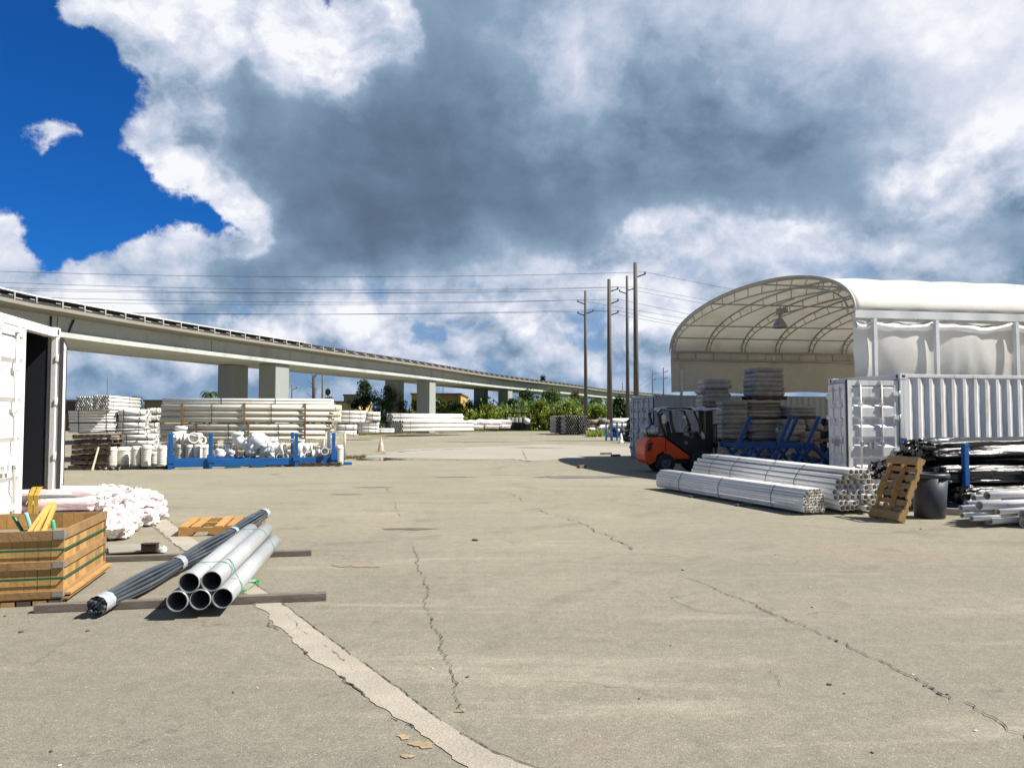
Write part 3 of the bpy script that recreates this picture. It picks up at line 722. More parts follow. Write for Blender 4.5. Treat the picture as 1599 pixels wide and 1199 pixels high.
# lamp hanging in the shelter
LP = P(1218, 512, 24.5)
lamp = thing('pendant_lamp', 'industrial bell shaped lamp hanging under the shelter roof', 'lamp', LP)
LGREY = mat('lamp_aluminium', (0.30, 0.30, 0.29), 0.4, metal=0.4)
mb = MB(); mb.lathe([(0.05, 0.30), (0.09, 0.28), (0.15, 0.20), (0.21, 0.10), (0.25, 0.0), (0.24, 0.0), (0.20, 0.09), (0.14, 0.18), (0.05, 0.26)], n=24); mb.build('lamp_shade', LGREY, lamp)
mb = MB(); mb.lathe([(0.0, 0.62), (0.11, 0.62), (0.12, 0.60), (0.12, 0.44), (0.06, 0.40), (0.05, 0.30)], n=16); mb.box((0.13, 0, 0.56), (0.22, 0.14, 0.12)); mb.build('ballast_box', LGREY, lamp)
mb = MB(); mb.lathe([(0.0, 0.02), (0.09, 0.04), (0.11, 0.08), (0.06, 0.2)], n=14); mb.build('bulb', mat('bulb_glass', (0.75, 0.75, 0.7), 0.2), lamp)
mb = MB(); mb.path([(0, 0, 0.62), (0.03, 0, 0.70), (0.0, 0, 0.76), (0.12, 0, 0.80)], 0.018, 6); mb.tube((0.1, -1.0, 0.78), (0.1, 1.0, 0.84), 0.02, 6); mb.build('hanger', RIBM, lamp)

# ------------------------------------------------------------------ forklift
ORANGE = mat('forklift_orange', (0.78, 0.075, 0.003), 0.42, var=0.08, vscale=2, tint=(0.25, 0.07, 0.02), tamt=0.35, tscale=4)
BLACKP = mat('black_plastic', (0.014, 0.014, 0.016), 0.45, var=0.2)
TYRE = mat('tyre_rubber', (0.022, 0.022, 0.023), 0.85, var=0.2)
CLEARP = mat('clear_tarp', (0.46, 0.48, 0.50), 0.25, var=0.2, vscale=6, bump=0.8, bscale=9)
fk = thing('forklift', 'orange and black forklift with a gas bottle on its back, parked by the grey container', 'forklift', G(1008, 738), R(7))
S = 1.0
cw = MB()
cw.extr([(0.02, 0.36), (0.0, 0.55), (0.0, 0.80), (0.07, 0.98), (0.16, 1.06), (0.62, 1.08), (0.66, 1.04), (0.66, 0.52), (0.98, 0.50), (1.42, 0.45), (1.42, 0.40), (1.02, 0.40), (0.97, 0.36), (0.90, 0.52), (0.74, 0.63), (0.56, 0.63), (0.40, 0.52), (0.34, 0.32), (0.16, 0.24)], 0.06, 1.04)
cw.build('counterweight', ORANGE, fk, bevel=0.03)
sp = MB(); sp.extr([(0.68, 1.04), (0.72, 0.98), (1.02, 0.78), (1.42, 0.47), (1.42, 0.43), (0.68, 0.43)], 0.055, 1.045); sp.build('side_panel', ORANGE, fk, bevel=0.012)
ch = MB(); ch.extr([(0.68, 1.12), (0.86, 1.16), (1.30, 1.12), (1.60, 1.02), (1.86, 1.02), (1.92, 0.95), (1.92, 0.34), (1.72, 0.28), (1.44, 0.28), (1.44, 0.50), (1.06, 0.80), (0.74, 1.02)], 0.05, 1.05)
ch.bb(0.3, 1.9, 0.2, 0.9, 0.26, 0.9); ch.build('chassis', BLACKP, fk, bevel=0.02)
vt = MB(); vt.extr([(0.07, 0.66), (0.12, 0.90), (0.26, 0.92), (0.20, 0.70), (0.13, 0.64)], 0.045, 0.10); vt.bb(0.11, 0.26, 1.0, 1.05, 0.68, 0.9); vt.build('rear_vent', BLACKP, fk)
tl = MB(); tl.bb(0.14, 0.22, 0.05, 0.10, 0.955, 1.0); tl.build('tail_light', mat('tail_lens', (0.35, 0.02, 0.02), 0.2), fk)
def wheel(x, y, r, w):
    g = MB(); prof = [(r * 0.55, -w / 2), (r * 0.93, -w / 2), (r, -w * 0.36), (r, w * 0.36), (r * 0.93, w / 2), (r * 0.55, w / 2)]
    g.lathe(prof, n=28)
    for i in range(18):
        a = 2 * math.pi * i / 18; g.box((math.cos(a) * r * 0.99, math.sin(a) * r * 0.99, 0), (0.035, 0.05, w * 0.8), Matrix.Rotation(a, 3, 'Z'))
    o = g.build('wheel', TYRE, fk, (x, y, r), (R(90), 0, 0))
    h = MB(); h.lathe([(0, w * 0.2), (r * 0.2, w * 0.24), (r * 0.25, w * 0.1), (r * 0.5, w * 0.14), (r * 0.56, w * 0.42), (r * 0.56, -w * 0.42), (r * 0.3, -w * .2), (0, -w * 0.2)], n=20)
    h.build('rim', mat('rim_paint', (0.12, 0.12, 0.12), 0.5), o)
for y in (0.14, 0.96): wheel(0.66, y, 0.29, 0.2)
for y in (0.12, 0.98): wheel(1.78, y, 0.34, 0.24)
tk = MB(); tk.lathe([(0.0, -0.34), (0.09, -0.33), (0.145, -0.28), (0.16, -0.2), (0.16, 0.22), (0.145, 0.28), (0.09, 0.33), (0.0, 0.34)], n=22)
tko = tk.build('gas_bottle', mat('bottle_grey', (0.42, 0.43, 0.44), 0.4, metal=0.3, var=.1), fk, (0.34, 0.55, 1.28), (R(90), 0, R(28)))
cl = MB(); cl.lathe([(0.10, 0.33), (0.11, 0.33), (0.12, 0.42), (0.11, 0.42)], n=14); cl.build('bottle_collar', STEEL, tko)
br = MB(); br.bb(0.16, 0.52, 0.3, 0.8, 1.08, 1.12); br.path([(0.2, 0.4, 1.12), (0.16, 0.4, 1.3), (0.3, 0.4, 1.46)], 0.02, 6); br.path([(0.45, 0.7, 1.12), (0.5, 0.7, 1.3), (0.36, 0.7, 1.46)], 0.02, 6); br.build('bottle_bracket', DARKM, fk)
gd = MB()
for y in (0.10, 1.0):
    gd.path([(0.70, y, 1.08), (0.52, y, 1.45), (0.44, y, 1.78), (0.56, y, 1.91), (0.8, y, 1.95)], 0.045, 8)
    gd.path([(0.98, y, 1.10), (0.86, y, 1.5), (0.82, y, 1.93)], 0.05, 8)
    gd.path([(1.86, y, 1.02), (1.72, y, 1.55), (1.58, y, 1.88), (1.4, y, 1.95)], 0.035, 8)
    gd.bar((0.7, y, 1.95), (1.5, y, 1.95), 0.06, 0.05)
for x in (0.7, 0.86, 1.02, 1.18, 1.34, 1.5): gd.bar((x, 0.1, 1.95), (x, 1.0, 1.95), 0.04, 0.03)
gd.build('overhead_guard', BLACKP, fk, bevel=0.006)
rnd = random.Random(4)
def tarp(u, v):
    x = 0.46 + u * 2.0; y = 0.03 + v * 1.04; e = max(abs(2 * v - 1), 0) ** 6
    return (x, y, 1.985 - 0.09 * e - (0.05 * max(0, (x - 2.0))) + 0.018 * math.sin(9 * u + 4 * v) + 0.016 * math.sin(23 * u - 9 * v) - (0.1 if u < 0.04 else 0))
tp = MB(); tp.grid(tarp, 34, 14); tpo = tp.build('roof_sheet', CLEARP, fk, recalc=False); q = tpo.modifiers.new('t', 'SOLIDIFY'); q.thickness = 0.012
st = MB(); st.box((0.84, 0.55, 1.30), (0.14, 0.52, 0.50), Matrix.Rotation(R(-12), 3, 'Y')); st.box((1.10, 0.55, 1.15), (0.50, 0.52, 0.12)); st.build('seat', BLACKP, fk, bevel=0.04)
sw = MB(); C0 = Vector((1.52, 0.5, 1.36)); a_, b_ = Vector((0.45, 0, 0.89)).normalized(), Vector((0, 1, 0))
sw.path([C0 + a_ * (0.17 * math.cos(t * math.pi / 9)) + b_ * (0.17 * math.sin(t * math.pi / 9)) for t in range(19)], 0.016, 6); sw.tube(C0, (1.66, 0.5, 1.0), 0.025, 8); sw.build('steering_wheel', BLACKP, fk)
ds = MB(); ds.extr([(1.6, 1.0), (1.62, 1.22), (1.74, 1.26), (1.84, 1.0)], 0.2, 0.9); ds.build('dashboard', BLACKP, fk, bevel=0.02)
jg = MB(); jg.lathe([(0, 0), (0.055, 0), (0.06, 0.12), (0.045, 0.17), (0.02, 0.2), (0.02, 0.23), (0, 0.23)], n=12); jg.build('fluid_bottle', mat('pale_bottle', (0.42, 0.52, 0.56), 0.3), fk, (1.86, 0.05, 1.02), (0, R(-14), 0))
wl_ = MB(); wl_.lathe([(0, 0), (0.05, 0.01), (0.06, 0.05), (0.03, 0.09), (0, .09)], n=12); wl_.build('work_light', mat('lamp_lens', (0.75, 0.74, 0.66), 0.15), fk, (1.28, 0.16, 1.68), (R(90), 0, 0))
mr = MB(); mr.box((1.22, 0.1, 1.58), (0.05, 0.02, 0.28), Matrix.Rotation(R(14), 3, 'Y')); mr.build('mirror', mat('mirror_glass', (0.35, 0.37, 0.36), 0.1, metal=.8), fk)
sh = MB(); sh.lathe([(0, 0), (0.08, 0.02), (0.075, 0.26), (0.0, 0.30)], n=10); sh.build('hanging_shirt', mat('pale_cloth', (0.62, 0.62, 0.60), 0.9), fk, (0.62, 0.1, 1.48))
ms = MB()
for y in (0.28, 0.82):
    ms.bb(2.0, 2.13, y - 0.05, y + 0.05, 0.1, 2.02); ms.bb(2.15, 2.24, y - 0.04, y + 0.04, 0.12, 1.88)
for z in (0.3, 1.1, 1.96): ms.bb(1.98, 2.10, 0.3, 0.8, z - 0.05, z + 0.05)
for y in (0.42, 0.68): ms.tube((2.05, y, 0.2), (2.05, y, 1.9), 0.035, 8)
ms.build('mast', BLACKP, fk, bevel=0.006)
cg = MB()
for z in (0.32, 0.82): cg.bb(2.26, 2.32, 0.02, 1.08, z - 0.07, z + 0.07)
for y in [0.06 + 0.14 * i for i in range(8)]: cg.bb(2.27, 2.30, y - 0.015, y + 0.015, 0.85, 1.45)
cg.bb(2.27, 2.30, 0.03, 1.07, 1.42, 1.47); cg.build('carriage', BLACKP, fk)
for y in (0.3, 0.8):
    f_ = MB(); f_.extr([(2.32, 0.9), (2.37, 0.9), (2.37, 0.2), (3.35, 0.15), (3.35, 0.14), (2.32, 0.14)], y - 0.06, y + 0.06); f_.build('fork', DARKM, fk)
tc_ = bpy.data.curves.new('model_marking', 'FONT'); tc_.body = '25'; tc_.size = 0.12; tc_.extrude = 0.001
tx = bpy.data.objects.new('lettering_source', tc_); COL.objects.link(tx); bpy.context.view_layer.update(); tm_ = bpy.data.meshes.new_from_object(tx); bpy.data.objects.remove(tx); tm_.materials.clear(); tm_.materials.append(mat('marking_silver', (0.5, 0.5, 0.5), 0.4)); obj('model_marking', tm_, fk, (1.24, 0.047, 0.86), (R(90), 0, 0))

# ------------------------------------------------------------------ blue stillage tipped behind the white pipes
BLUE_SHADED = mat('shaded_blue_paint', (0.003, 0.058, 0.21), 0.5, var=0.2, vscale=3, tint=(0.03, 0.04, 0.07), tamt=0.5, tscale=3)  # blue rack paint darkened, the shelter's shade is put into the colour
cr_ = thing('pipe_cradle', 'blue steel pipe cradle with three slanted arms, shelter shade put into its colour', 'rack', G(1148, 747), R(4))
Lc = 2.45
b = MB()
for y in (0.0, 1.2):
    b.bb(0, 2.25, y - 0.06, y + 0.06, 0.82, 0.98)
b.build('top_beam', BLUE_SHADED, cr_, bevel=0.008)
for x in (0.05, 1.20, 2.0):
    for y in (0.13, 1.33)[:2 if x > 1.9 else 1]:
        a = MB(); a.bar((x - 0.04, y - .17 if y < 1 else y - .02, 0.80), (x + 0.38, y - .17 if y < 1 else y - .02, 1.70), 0.10, 0.09); a.build('arm', BLUE_SHADED, cr_, bevel=0.006)
lw = MB()
for y in (-0.02, 1.18):
    lw.bb(-0.25, 3.0, y - 0.05, y + 0.05, 0.06, 0.22)
    for x in (0.0, 0.75, 1.5, 2.2): lw.bar((x, y - .004, 0.2), (x + 0.55, y - .004, 0.85), 0.17, 0.07)
    lw.bar((2.2, y, 0.9), (3.0, y, 0.12), 0.22, 0.09)
    for x in (0.35, 1.1, 1.85): lw.bar((x + 0.3, y + .003, 0.2), (x - 0.15, y + .003, 0.85), 0.12, 0.06)
for x in (0.0, 1.1, 2.2): lw.bar((x, -0.02, 0.14), (x, 1.18, 0.14), 0.1, 0.1)
for x in (0.1, 2.1): lw.bar((x, 0.0, 0.9), (x, 1.2, 0.9), 0.09, 0.09)
lw.build('base_lattice', BLUE_SHADED, cr_, bevel=0.006)
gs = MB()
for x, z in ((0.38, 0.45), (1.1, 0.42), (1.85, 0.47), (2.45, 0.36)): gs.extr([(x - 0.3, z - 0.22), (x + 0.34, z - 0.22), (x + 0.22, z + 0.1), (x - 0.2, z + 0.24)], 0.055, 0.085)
gs.build('gusset_plate', BLUE_SHADED, cr_)

# ------------------------------------------------------------------ palletised stock inside the shelter
BAGM = [mat('stock_wrap_grey', (0.30, 0.29, 0.275), 0.35, var=0.22, vscale=5, tint=(0.5, 0.48, 0.46), tamt=.5, tscale=4, rnd=.15), mat('stock_wrap_tan', (0.36, 0.325, 0.26), 0.45, var=0.25, vscale=4, tint=(0.27, 0.24, 0.19), tamt=.5, tscale=3, rnd=.15),
        mat('stock_cardboard', (0.34, 0.22, 0.14), 0.8, var=0.15, rnd=.15)]
def flat_pallet(root, w, d, m=PALLETD, z=0.0):
    p = MB()
    for y in (0.05, d / 2, d - 0.05): p.bb(0, w, y - 0.045, y + 0.045, z + 0.022, z + 0.11)
    n = 7
    for i in range(n):
        x = (w - 0.09) * i / (n - 1); p.bb(x, x + 0.09, 0, d, z + 0.111, z + 0.132)
    for x in (0.0, w / 2 - 0.05, w - 0.1): p.bb(x, x + 0.1, 0, d, z, z + 0.021)
    return p.build('pallet_base', m, root)
def stock(label, px0, px1, ytop, ybot, D, m, nl, z0=None, seed=0, jit=0.03):
    A = P(px0, ybot, D); B = P(px1, ytop, D); w = (B.x - A.x) * 0.98; z0 = max(A.z, 0) if z0 is None else z0; h = B.z - z0; d = w * 0.8
    t = thing('stock_stack', label, 'stack', (A.x, D, z0), R(6), 'pallet stacks stored in the shelter'); r = random.Random(seed)
    flat_pallet(t, w, d); lh = (h - 0.135) / nl
    for i in range(nl):
        jx, jy = r.uniform(-jit, jit), r.uniform(-jit, jit); e = r.uniform(0, 0.03); n = 14
        L = MB()
        def fn(a, b_):
            th = 2 * math.pi * b_; cx = math.copysign(abs(math.cos(th)) ** 0.28, math.cos(th)); sy = math.copysign(abs(math.sin(th)) ** 0.28, math.sin(th))
            q = 1 - 0.07 * abs(2 * a - 1) ** 3 + 0.008 * math.sin(7 * th + i)
            return (w / 2 + jx + cx * q * (w / 2 - e), d / 2 + jy + sy * q * (d / 2 - e), 0.135 + (i + a) * lh + 0.008 * math.sin(5 * th + 2 * i))
        L.grid(fn, 3, 36, True, True); k = len(L.v); L.face(tuple(range(k - 36, k))); L.build('layer', m, t)
    return t
Dk = 27.0
stock('sagging grey wrapped stack on top of two others right of the forklift mast', 1098, 1146, 592, 641, 27.3, BAGM[0], 6, seed=1, jit=.06)
stock('tan layered stack standing on the shelter floor behind the forklift mast', 1136, 1168, 690, 747, 26.2, BAGM[1], 7, z0=0, seed=2)
stock('tan bagged stack in the middle of its pile right of the forklift mast', 1128, 1172, 625, 691, 26.2, BAGM[1], 8, seed=21)
stock('tall grey wrapped stack topmost of all under the hanging lamp', 1176, 1232, 574, 624, 27.0, BAGM[0], 6, seed=3, jit=.015)
stock('leaning tan stack second from the top under the hanging lamp', 1168, 1230, 625, 657, 26.9, BAGM[1], 5, seed=4, jit=.08)
stock('tan shrink wrapped stack standing below the leaning one', 1174, 1221, 656, 692, 26.0, BAGM[1], 5, seed=5, jit=.06)
stock('grey wrapped stack on the floor under the tallest pile', 1176, 1226, 692, 749, 26.0, BAGM[0], 6, z0=0, seed=6)
stock('grey brick pattern block stack near the person in dark clothes', 1229, 1282, 634, 656, 26.6, BAGM[0], 3, seed=7, jit=.01)
stock('pale tan draped stack under the grey block stack', 1224, 1262, 655, 694, 25.4, BAGM[1], 4, seed=8)
stock('cardboard brown stack lowest beside the person', 1256, 1296, 674, 749, 25.2, BAGM[2], 5, z0=0, seed=9)
stock('tan stack on the floor under the draped one', 1222, 1254, 693, 749, 25.4, BAGM[1], 5, z0=0, seed=10)
stock('thin grey stack under the brick pattern blocks', 1262, 1284, 655, 676, 26.4, BAGM[0], 4, seed=12)

# ------------------------------------------------------------------ person at the container door
SKIN = mat('skin', (0.22, 0.125, 0.08), 0.55, var=0.05); SHIRT = mat('black_shirt', (0.012, 0.012, 0.016), 0.9); JEANS = mat('dark_trousers', (0.05, 0.055, 0.065), 0.9, var=.15); CAPM = mat('dark_cap', (0.015, 0.014, 0.014), 0.85)
pp = P(1293, 700, 21.6); pp.z = 0
man = thing('person', 'person in a dark cap and black shirt standing half hidden by the white container door', 'person', pp, R(180))
def skinned(name, verts, edges, radii, m, parent, sub=2, root=0):
    me = bpy.data.meshes.new(name); me.from_pydata(verts, edges, []); me.materials.append(m)
    o = obj(name, me, parent)
    sk = o.modifiers.new('skin', 'SKIN'); sk.use_smooth_shade = True
    me.skin_vertices.new() if not me.skin_vertices else None
    for i, r_ in enumerate(radii):
        r_ = r_ if hasattr(r_, '__len__') else (r_, r_)
        me.skin_vertices[0].data[i].radius = r_
    me.skin_vertices[0].data[root].use_root = True
    ss = o.modifiers.new('sub', 'SUBSURF'); ss.levels = sub; ss.render_levels = sub
    return o
hs = 0.93
bv = [(0, 0, .95), (0, 0, 1.12), (.01, 0, 1.30), (.02, 0, 1.42), (.05, 0, 1.50), (.08, 0, 1.58), (.09, 0, 1.68),
      (0, .10, .90), (.03, .11, .50), (-.02, .11, .09), (.10, .13, .04), (0, -.10, .90), (.05, -.11, .50), (.02, -.11, .09), (.14, -.13, .04),
      (.01, .19, 1.40), (.08, .25, 1.14), (.30, .16, 1.10), (.37, .13, 1.10), (.01, -.19, 1.40), (.08, -.25, 1.14), (.30, -.16, 1.12), (.37, -.13, 1.12)]
be = [(0, 1), (1, 2), (2, 3), (3, 4), (4, 5), (5, 6), (0, 7), (7, 8), (8, 9), (9, 10), (0, 11), (11, 12), (12, 13), (13, 14), (3, 15), (15, 16), (16, 17), (17, 18), (3, 19), (19, 20), (20, 21), (21, 22)]
brad = [.15, (.13, .16), (.14, .17), (.11, .14), .055, (.085, .075), (.085, .075), .095, .065, .045, .035, .095, .065, .045, .035, .065, .05, .035, .03, .065, .05, .035, .03]
skinned('body', [tuple(c * hs for c in v_) for v_ in bv], be, brad, SKIN, man)
skinned('shirt', [tuple(c * hs for c in bv[i]) for i in (0, 1, 2, 3, 15, 16, 19, 20)], [(0, 1), (1, 2), (2, 3), (3, 4), (4, 5), (3, 6), (6, 7)], [(.155, .165), (.145, .17), (.155, .18), (.12, .15), .078, .068, .078, .068], SHIRT, man)
skinned('trousers', [tuple(c * hs for c in bv[i]) for i in (0, 7, 8, 9, 11, 12, 13)], [(0, 1), (1, 2), (2, 3), (0, 4), (4, 5), (5, 6)], [(.16, .16), .105, .08, .068, .105, .08, .068], JEANS, man)
for s_ in (1, -1):
    k = MB()
    k.path([Vector((x, s_ * y, z)) * hs for x, y, z in ((-.06, .115, .035), (.05, .12, .045), (.17, .13, .03))], [.045, .05, .032], 8); k.build('shoe', BLACKP, man)
    hnd = MB()
    w0 = Vector((.385, s_ * .125, 1.10 if s_ > 0 else 1.12)) * hs
    for f in range(4):
        b0 = w0 + Vector((.03, s_ * (.026 - .017 * f), .004)); hnd.path([b0, b0 + Vector((.036, -s_ * .004, -.008)), b0 + Vector((.058, -s_ * .006, -.03)), b0 + Vector((.055, -s_ * .006, -.05))], [.0095, .009, .008, .006], 6)
    hnd.path([w0 + Vector((0, -s_ * .02, 0)), w0 + Vector((.03, -s_ * .05, -.005)), w0 + Vector((.055, -s_ * .055, -.02))], [.012, .010, .007], 6)
    hnd.path([w0 - Vector((.03, 0, 0)), w0 + Vector((.01, 0, 0)), w0 + Vector((.035, 0, 0))], [.024, .034, .03], 8); hnd.build('hand', SKIN, man)
fc = MB(); hc = Vector((.095, 0, 1.62)) * hs
fc.path([hc + Vector((.075, 0, .03)), hc + Vector((.10, 0, -.005)), hc + Vector((.082, 0, -.012))], [.010, .014, .008], 6); fc.build('nose', SKIN, man)
for s_ in (1, -1):
    e = MB(); e.lathe([(0, -.01), (.010, 0), (0, .01)], hc + Vector((.078, s_ * .028, .02)), 8); e.build('eye', BLACKP, man)
    e = MB(); e.lathe([(0, -.028), (.012, -.01), (.014, .012), (0, .028)], hc + Vector((-.005, s_ * .078, .0)), 8); e.build('ear', SKIN, man)
mth = MB(); mth.box(hc + Vector((.08, 0, -.045)), (.012, .045, .008)); mth.build('mouth', mat('lips', (.16, .07, .05), .6), man)
cp = MB(); cp.lathe([(.096, .03), (.098, .06), (.088, .10), (.05, .125), (0, .13)], hc + Vector((-.004, 0, .015)), 18); cp.grid(lambda a, b_: (hc.x + .06 + .105 * a, hc.y + (b_ - .5) * .15 * (1 - .35 * a * a), hc.z + .052 - .03 * a - .02 * (2 * b_ - 1) ** 2), 5, 8); cp.build('cap', CAPM, man, recalc=False)
hr = MB(); hr.lathe([(.075, -.06), (.086, -.03), (.092, .03)], hc + Vector((-.014, 0, .0)), 16); hr.build('hair', CAPM, man)

# ------------------------------------------------------------------ pipe bundles
PM = {}
def pipe_mesh(L, r, m, n=12, wall=0.14, bore=None):
    k = (round(L, 2), round(r, 3), m.name, n, bore.name if bore else '')
    if k not in PM:
        b = MB(); b.pipe((0, 0, 0), (L, 0, 0), r, r * (1 - wall), n)
        # inner faces use the bore colour
        for i in range(n, 2 * n): b.mi[i] = 1
        PM[k] = b.mesh('pipe', [m, bore or PVCIN], recalc=False)
    return PM[k]
def hexpack(w_n, rows, r, rnd=None, keep=1.0):
    out = []
    for j in range(rows):
        off = r if j % 2 else 0
        for i in range(w_n - (j % 2)):
            if rnd and rnd.random() > keep: continue
            out.append((r + off + 2 * r * i, r + j * r * 1.74))
    return out
def strap_loop(x, pts, w, parent, m, name='strap'):
    b = MB(); n = len(pts)
    for i in range(n):
        p, q = pts[i], pts[(i + 1) % n]
        b.bar((x, p[0], p[1]), (x, q[0], q[1]), 0.006, w) if abs(q[0] - p[0]) < 1e-6 else b.bar((x, p[0], p[1]), (x, q[0], q[1]), w, 0.006)
    return b.build(name, m, parent)
def bundle(label, loc, rz, L, pack, r, m, straps, group=None, sw=0.02, sm=STRAPM, jit=0.0, seed=0, n=12, bore=None, name='pipe_bundle', cat='pipe bundle', rads=None, tilt=0.0):
    rd = random.Random(seed); t = thing(name, label, cat, loc, rz, group, rot=(0, -tilt, rz) if tilt else None)
    for k, (y, z) in enumerate(pack):
        rr = rads[k] if rads else r
        obj('pipe', pipe_mesh(L, rr, m, n, bore=bore), t, (rd.uniform(-jit, jit), y, z), (rd.uniform(0, 6.28), 0, 0))
    y0 = min(p[0] - (rads[i] if rads else r) for i, p in enumerate(pack)); y1 = max(p[0] + (rads[i] if rads else r) for i, p in enumerate(pack)); z1 = max(p[1] + (rads[i] if rads else r) for i, p in enumerate(pack)); z0 = min(p[1] - (rads[i] if rads else r) for i, p in enumerate(pack))
    for x in straps:
        e = 0.005; strap_loop(x * L, [(y0 - e, z0 - e), (y1 + e, z0 - e), (y1 + e, z1 + e), (y0 - e, z1 + e)], sw, t, sm)
    return t
# narrow bundle of thin pipes: end at the near right, running away to the left
def hexblob(r, nside):
    pts = []; rows = len(nside)
    for j, nn in enumerate(nside):
        for i in range(nn): pts.append(((i - (nn - 1) / 2) * 2 * r, r + j * 1.74 * r))
    return pts
near1 = G(1272, 804); far1 = G(1038, 763); d1 = far1 - near1; L1 = d1.length
pk = [(y, z + 0.045) for y, z in hexblob(0.0285, [7, 8, 8, 8, 8, 7, 6, 5])]
def hull_strap(t, x, pk, r, w, m):
    """a band that follows the outline of the bundle"""
    cy = sum(p[0] for p in pk) / len(pk); cz = sum(p[1] for p in pk) / len(pk); pts = []
    for k in range(40):
        a = 2 * math.pi * k / 40; dy, dz = math.cos(a), math.sin(a)
        s_ = max((p[0] - cy) * dy + (p[1] - cz) * dz for p in pk) + r + 0.004; pts.append((a, s_))
    poly = []
    for k in range(40):                     # intersect neighbouring support lines
        a, s1 = pts[k]; b_, s2 = pts[(k + 1) % 40]; det = math.sin(b_ - a)
        poly.append((cy + (s1 * math.sin(b_) - s2 * math.sin(a)) / det, cz + (s2 * math.cos(a) - s1 * math.cos(b_)) / det))
    bb = MB(); i0 = len(bb.v)
    for (y, z) in poly: bb.v += [(x - w / 2, y, z), (x + w / 2, y, z)]
    for k in range(40): bb.face((2 * k, 2 * k + 1, 2 * ((k + 1) % 40) + 1, 2 * ((k + 1) % 40)), True)
    o = bb.build('strap', m, t, recalc=False); q = o.modifiers.new('t', 'SOLIDIFY'); q.thickness = 0.004; return o
t = bundle('narrow strapped bundle of thin white pipes lying on the open pavement', near1, math.atan2(d1.y, d1.x), L1, pk, 0.0285, PVC, [], jit=0.03, seed=1)
for x in (0.17, 0.5, 0.8): hull_strap(t, x * L1, pk, 0.0285, 0.016, STRAPG)
for i, x in enumerate((0.3, 0.62)):
    c = near1 + d1 * x; b = MB(); b.bb(-0.045, 0.045, -0.50, 0.50, 0, 0.042)
    o = b.build('timber_bearer', GREYW, None, c, (0, 0, math.atan2(d1.y, d1.x))); tag(o, ('timber bearer under the near half of the narrow white pipe bundle', 'timber bearer under the far half of the narrow white pipe bundle')[i], 'timber')
near2 = G(1338, 803); far2 = P(1106, 740, 18.9); far2.z = 0; d2 = far2 - near2; L2 = d2.length
rd = random.Random(8); pk2, rad2 = [], []
for j in range(8):
    nn = [6, 7, 8, 8, 8, 7, 6, 4][j]
    for i in range(nn):
        r_ = rd.choice((0.042, 0.046, 0.05, 0.05)); pk2.append(((i - (nn - 1) / 2) * 0.104 + rd.uniform(-.006, .006), 0.115 + j * 0.088 + rd.uniform(-.006, .006))); rad2.append(r_)
for (y, z) in ((-0.47, 0.145), (-0.47, 0.30)): pk2.append((y - .02, z)); rad2.append(0.075)
t = bundle('big strapped bundle of white pipes behind the narrow one, ends facing the leaning pallet', near2, math.atan2(d2.y, d2.x), L2, pk2, 0.05, PVC, [], jit=0.10, seed=2, rads=rad2)
pk2h = [p for p, r_ in zip(pk2, rad2) if r_ < 0.06]
for x in (0.22, 0.40, 0.66, 0.84): hull_strap(t, x * L2, pk2h, 0.052, 0.018, STRAPG)
for i, x in enumerate((0.1, 0.5, 0.9)):
    c = near2 + d2 * x; b = MB(); b.bb(-0.045, 0.045, -0.52, 0.52, 0, 0.062); o = b.build('timber_bearer', GREYW, None, c, (0, 0, math.atan2(d2.y, d2.x))); tag(o, ('timber bearer under the near end of the big white pipe bundle', 'timber bearer under the middle of the big white pipe bundle', 'timber bearer under the far end of the big white pipe bundle')[i], 'timber')
# loose pile on the right edge
rd = random.Random(5)
lst = [(1205, 585, 25), (1250, 570, 32), (1310, 570, 32), (1435, 590, 21), (1150, 630, 22), (1105, 665, 21), (1115, 722, 21), (1250, 645, 35), (1310, 650, 35), (1160, 698, 24), (1240, 752, 22), (1340, 720, 25), (1330, 765, 28), (1380, 783, 25), (1418, 750, 25),
       (1590, 715, 36), (1600, 790, 36), (1452, 690, 17), (1470, 640, 12), (1190, 745, 20), (1300, 795, 21), (1395, 640, 26), (1395, 695, 22), (1480, 600, 30), (1510, 665, 30), (1500, 735, 28), (1560, 640, 32), (1550, 590, 30), (1450, 795, 22), (1520, 800, 20)]
desc = ['thin', 'wide', 'wide', 'medium', 'thin', 'thin', 'thin']
for k, (x, y, r_) in enumerate(lst):
    px, py = 1279 + x / 5.0, 660 + y / 5.0; Y = 11.9 + rd.uniform(-.25, .35) + (0.25 if y < 640 else 0) + (.5 if x > 1440 and k > 18 else 0); c = P(px, py, Y); rr = r_ / 5.0 * 11.9 / 1200
    c.z = max(c.z, rr + 0.004)
    o = obj('pipe', pipe_mesh(3.05, rr, PVC, 20, wall=.11, bore=PVCIN), None, c, (0, rd.uniform(-.012, .012), R(21) + rd.uniform(-.05, .05)))
    tag(o, 'loose white pipe in the untied pile at the right edge', 'pipe', 'loose white pipes at the right edge')

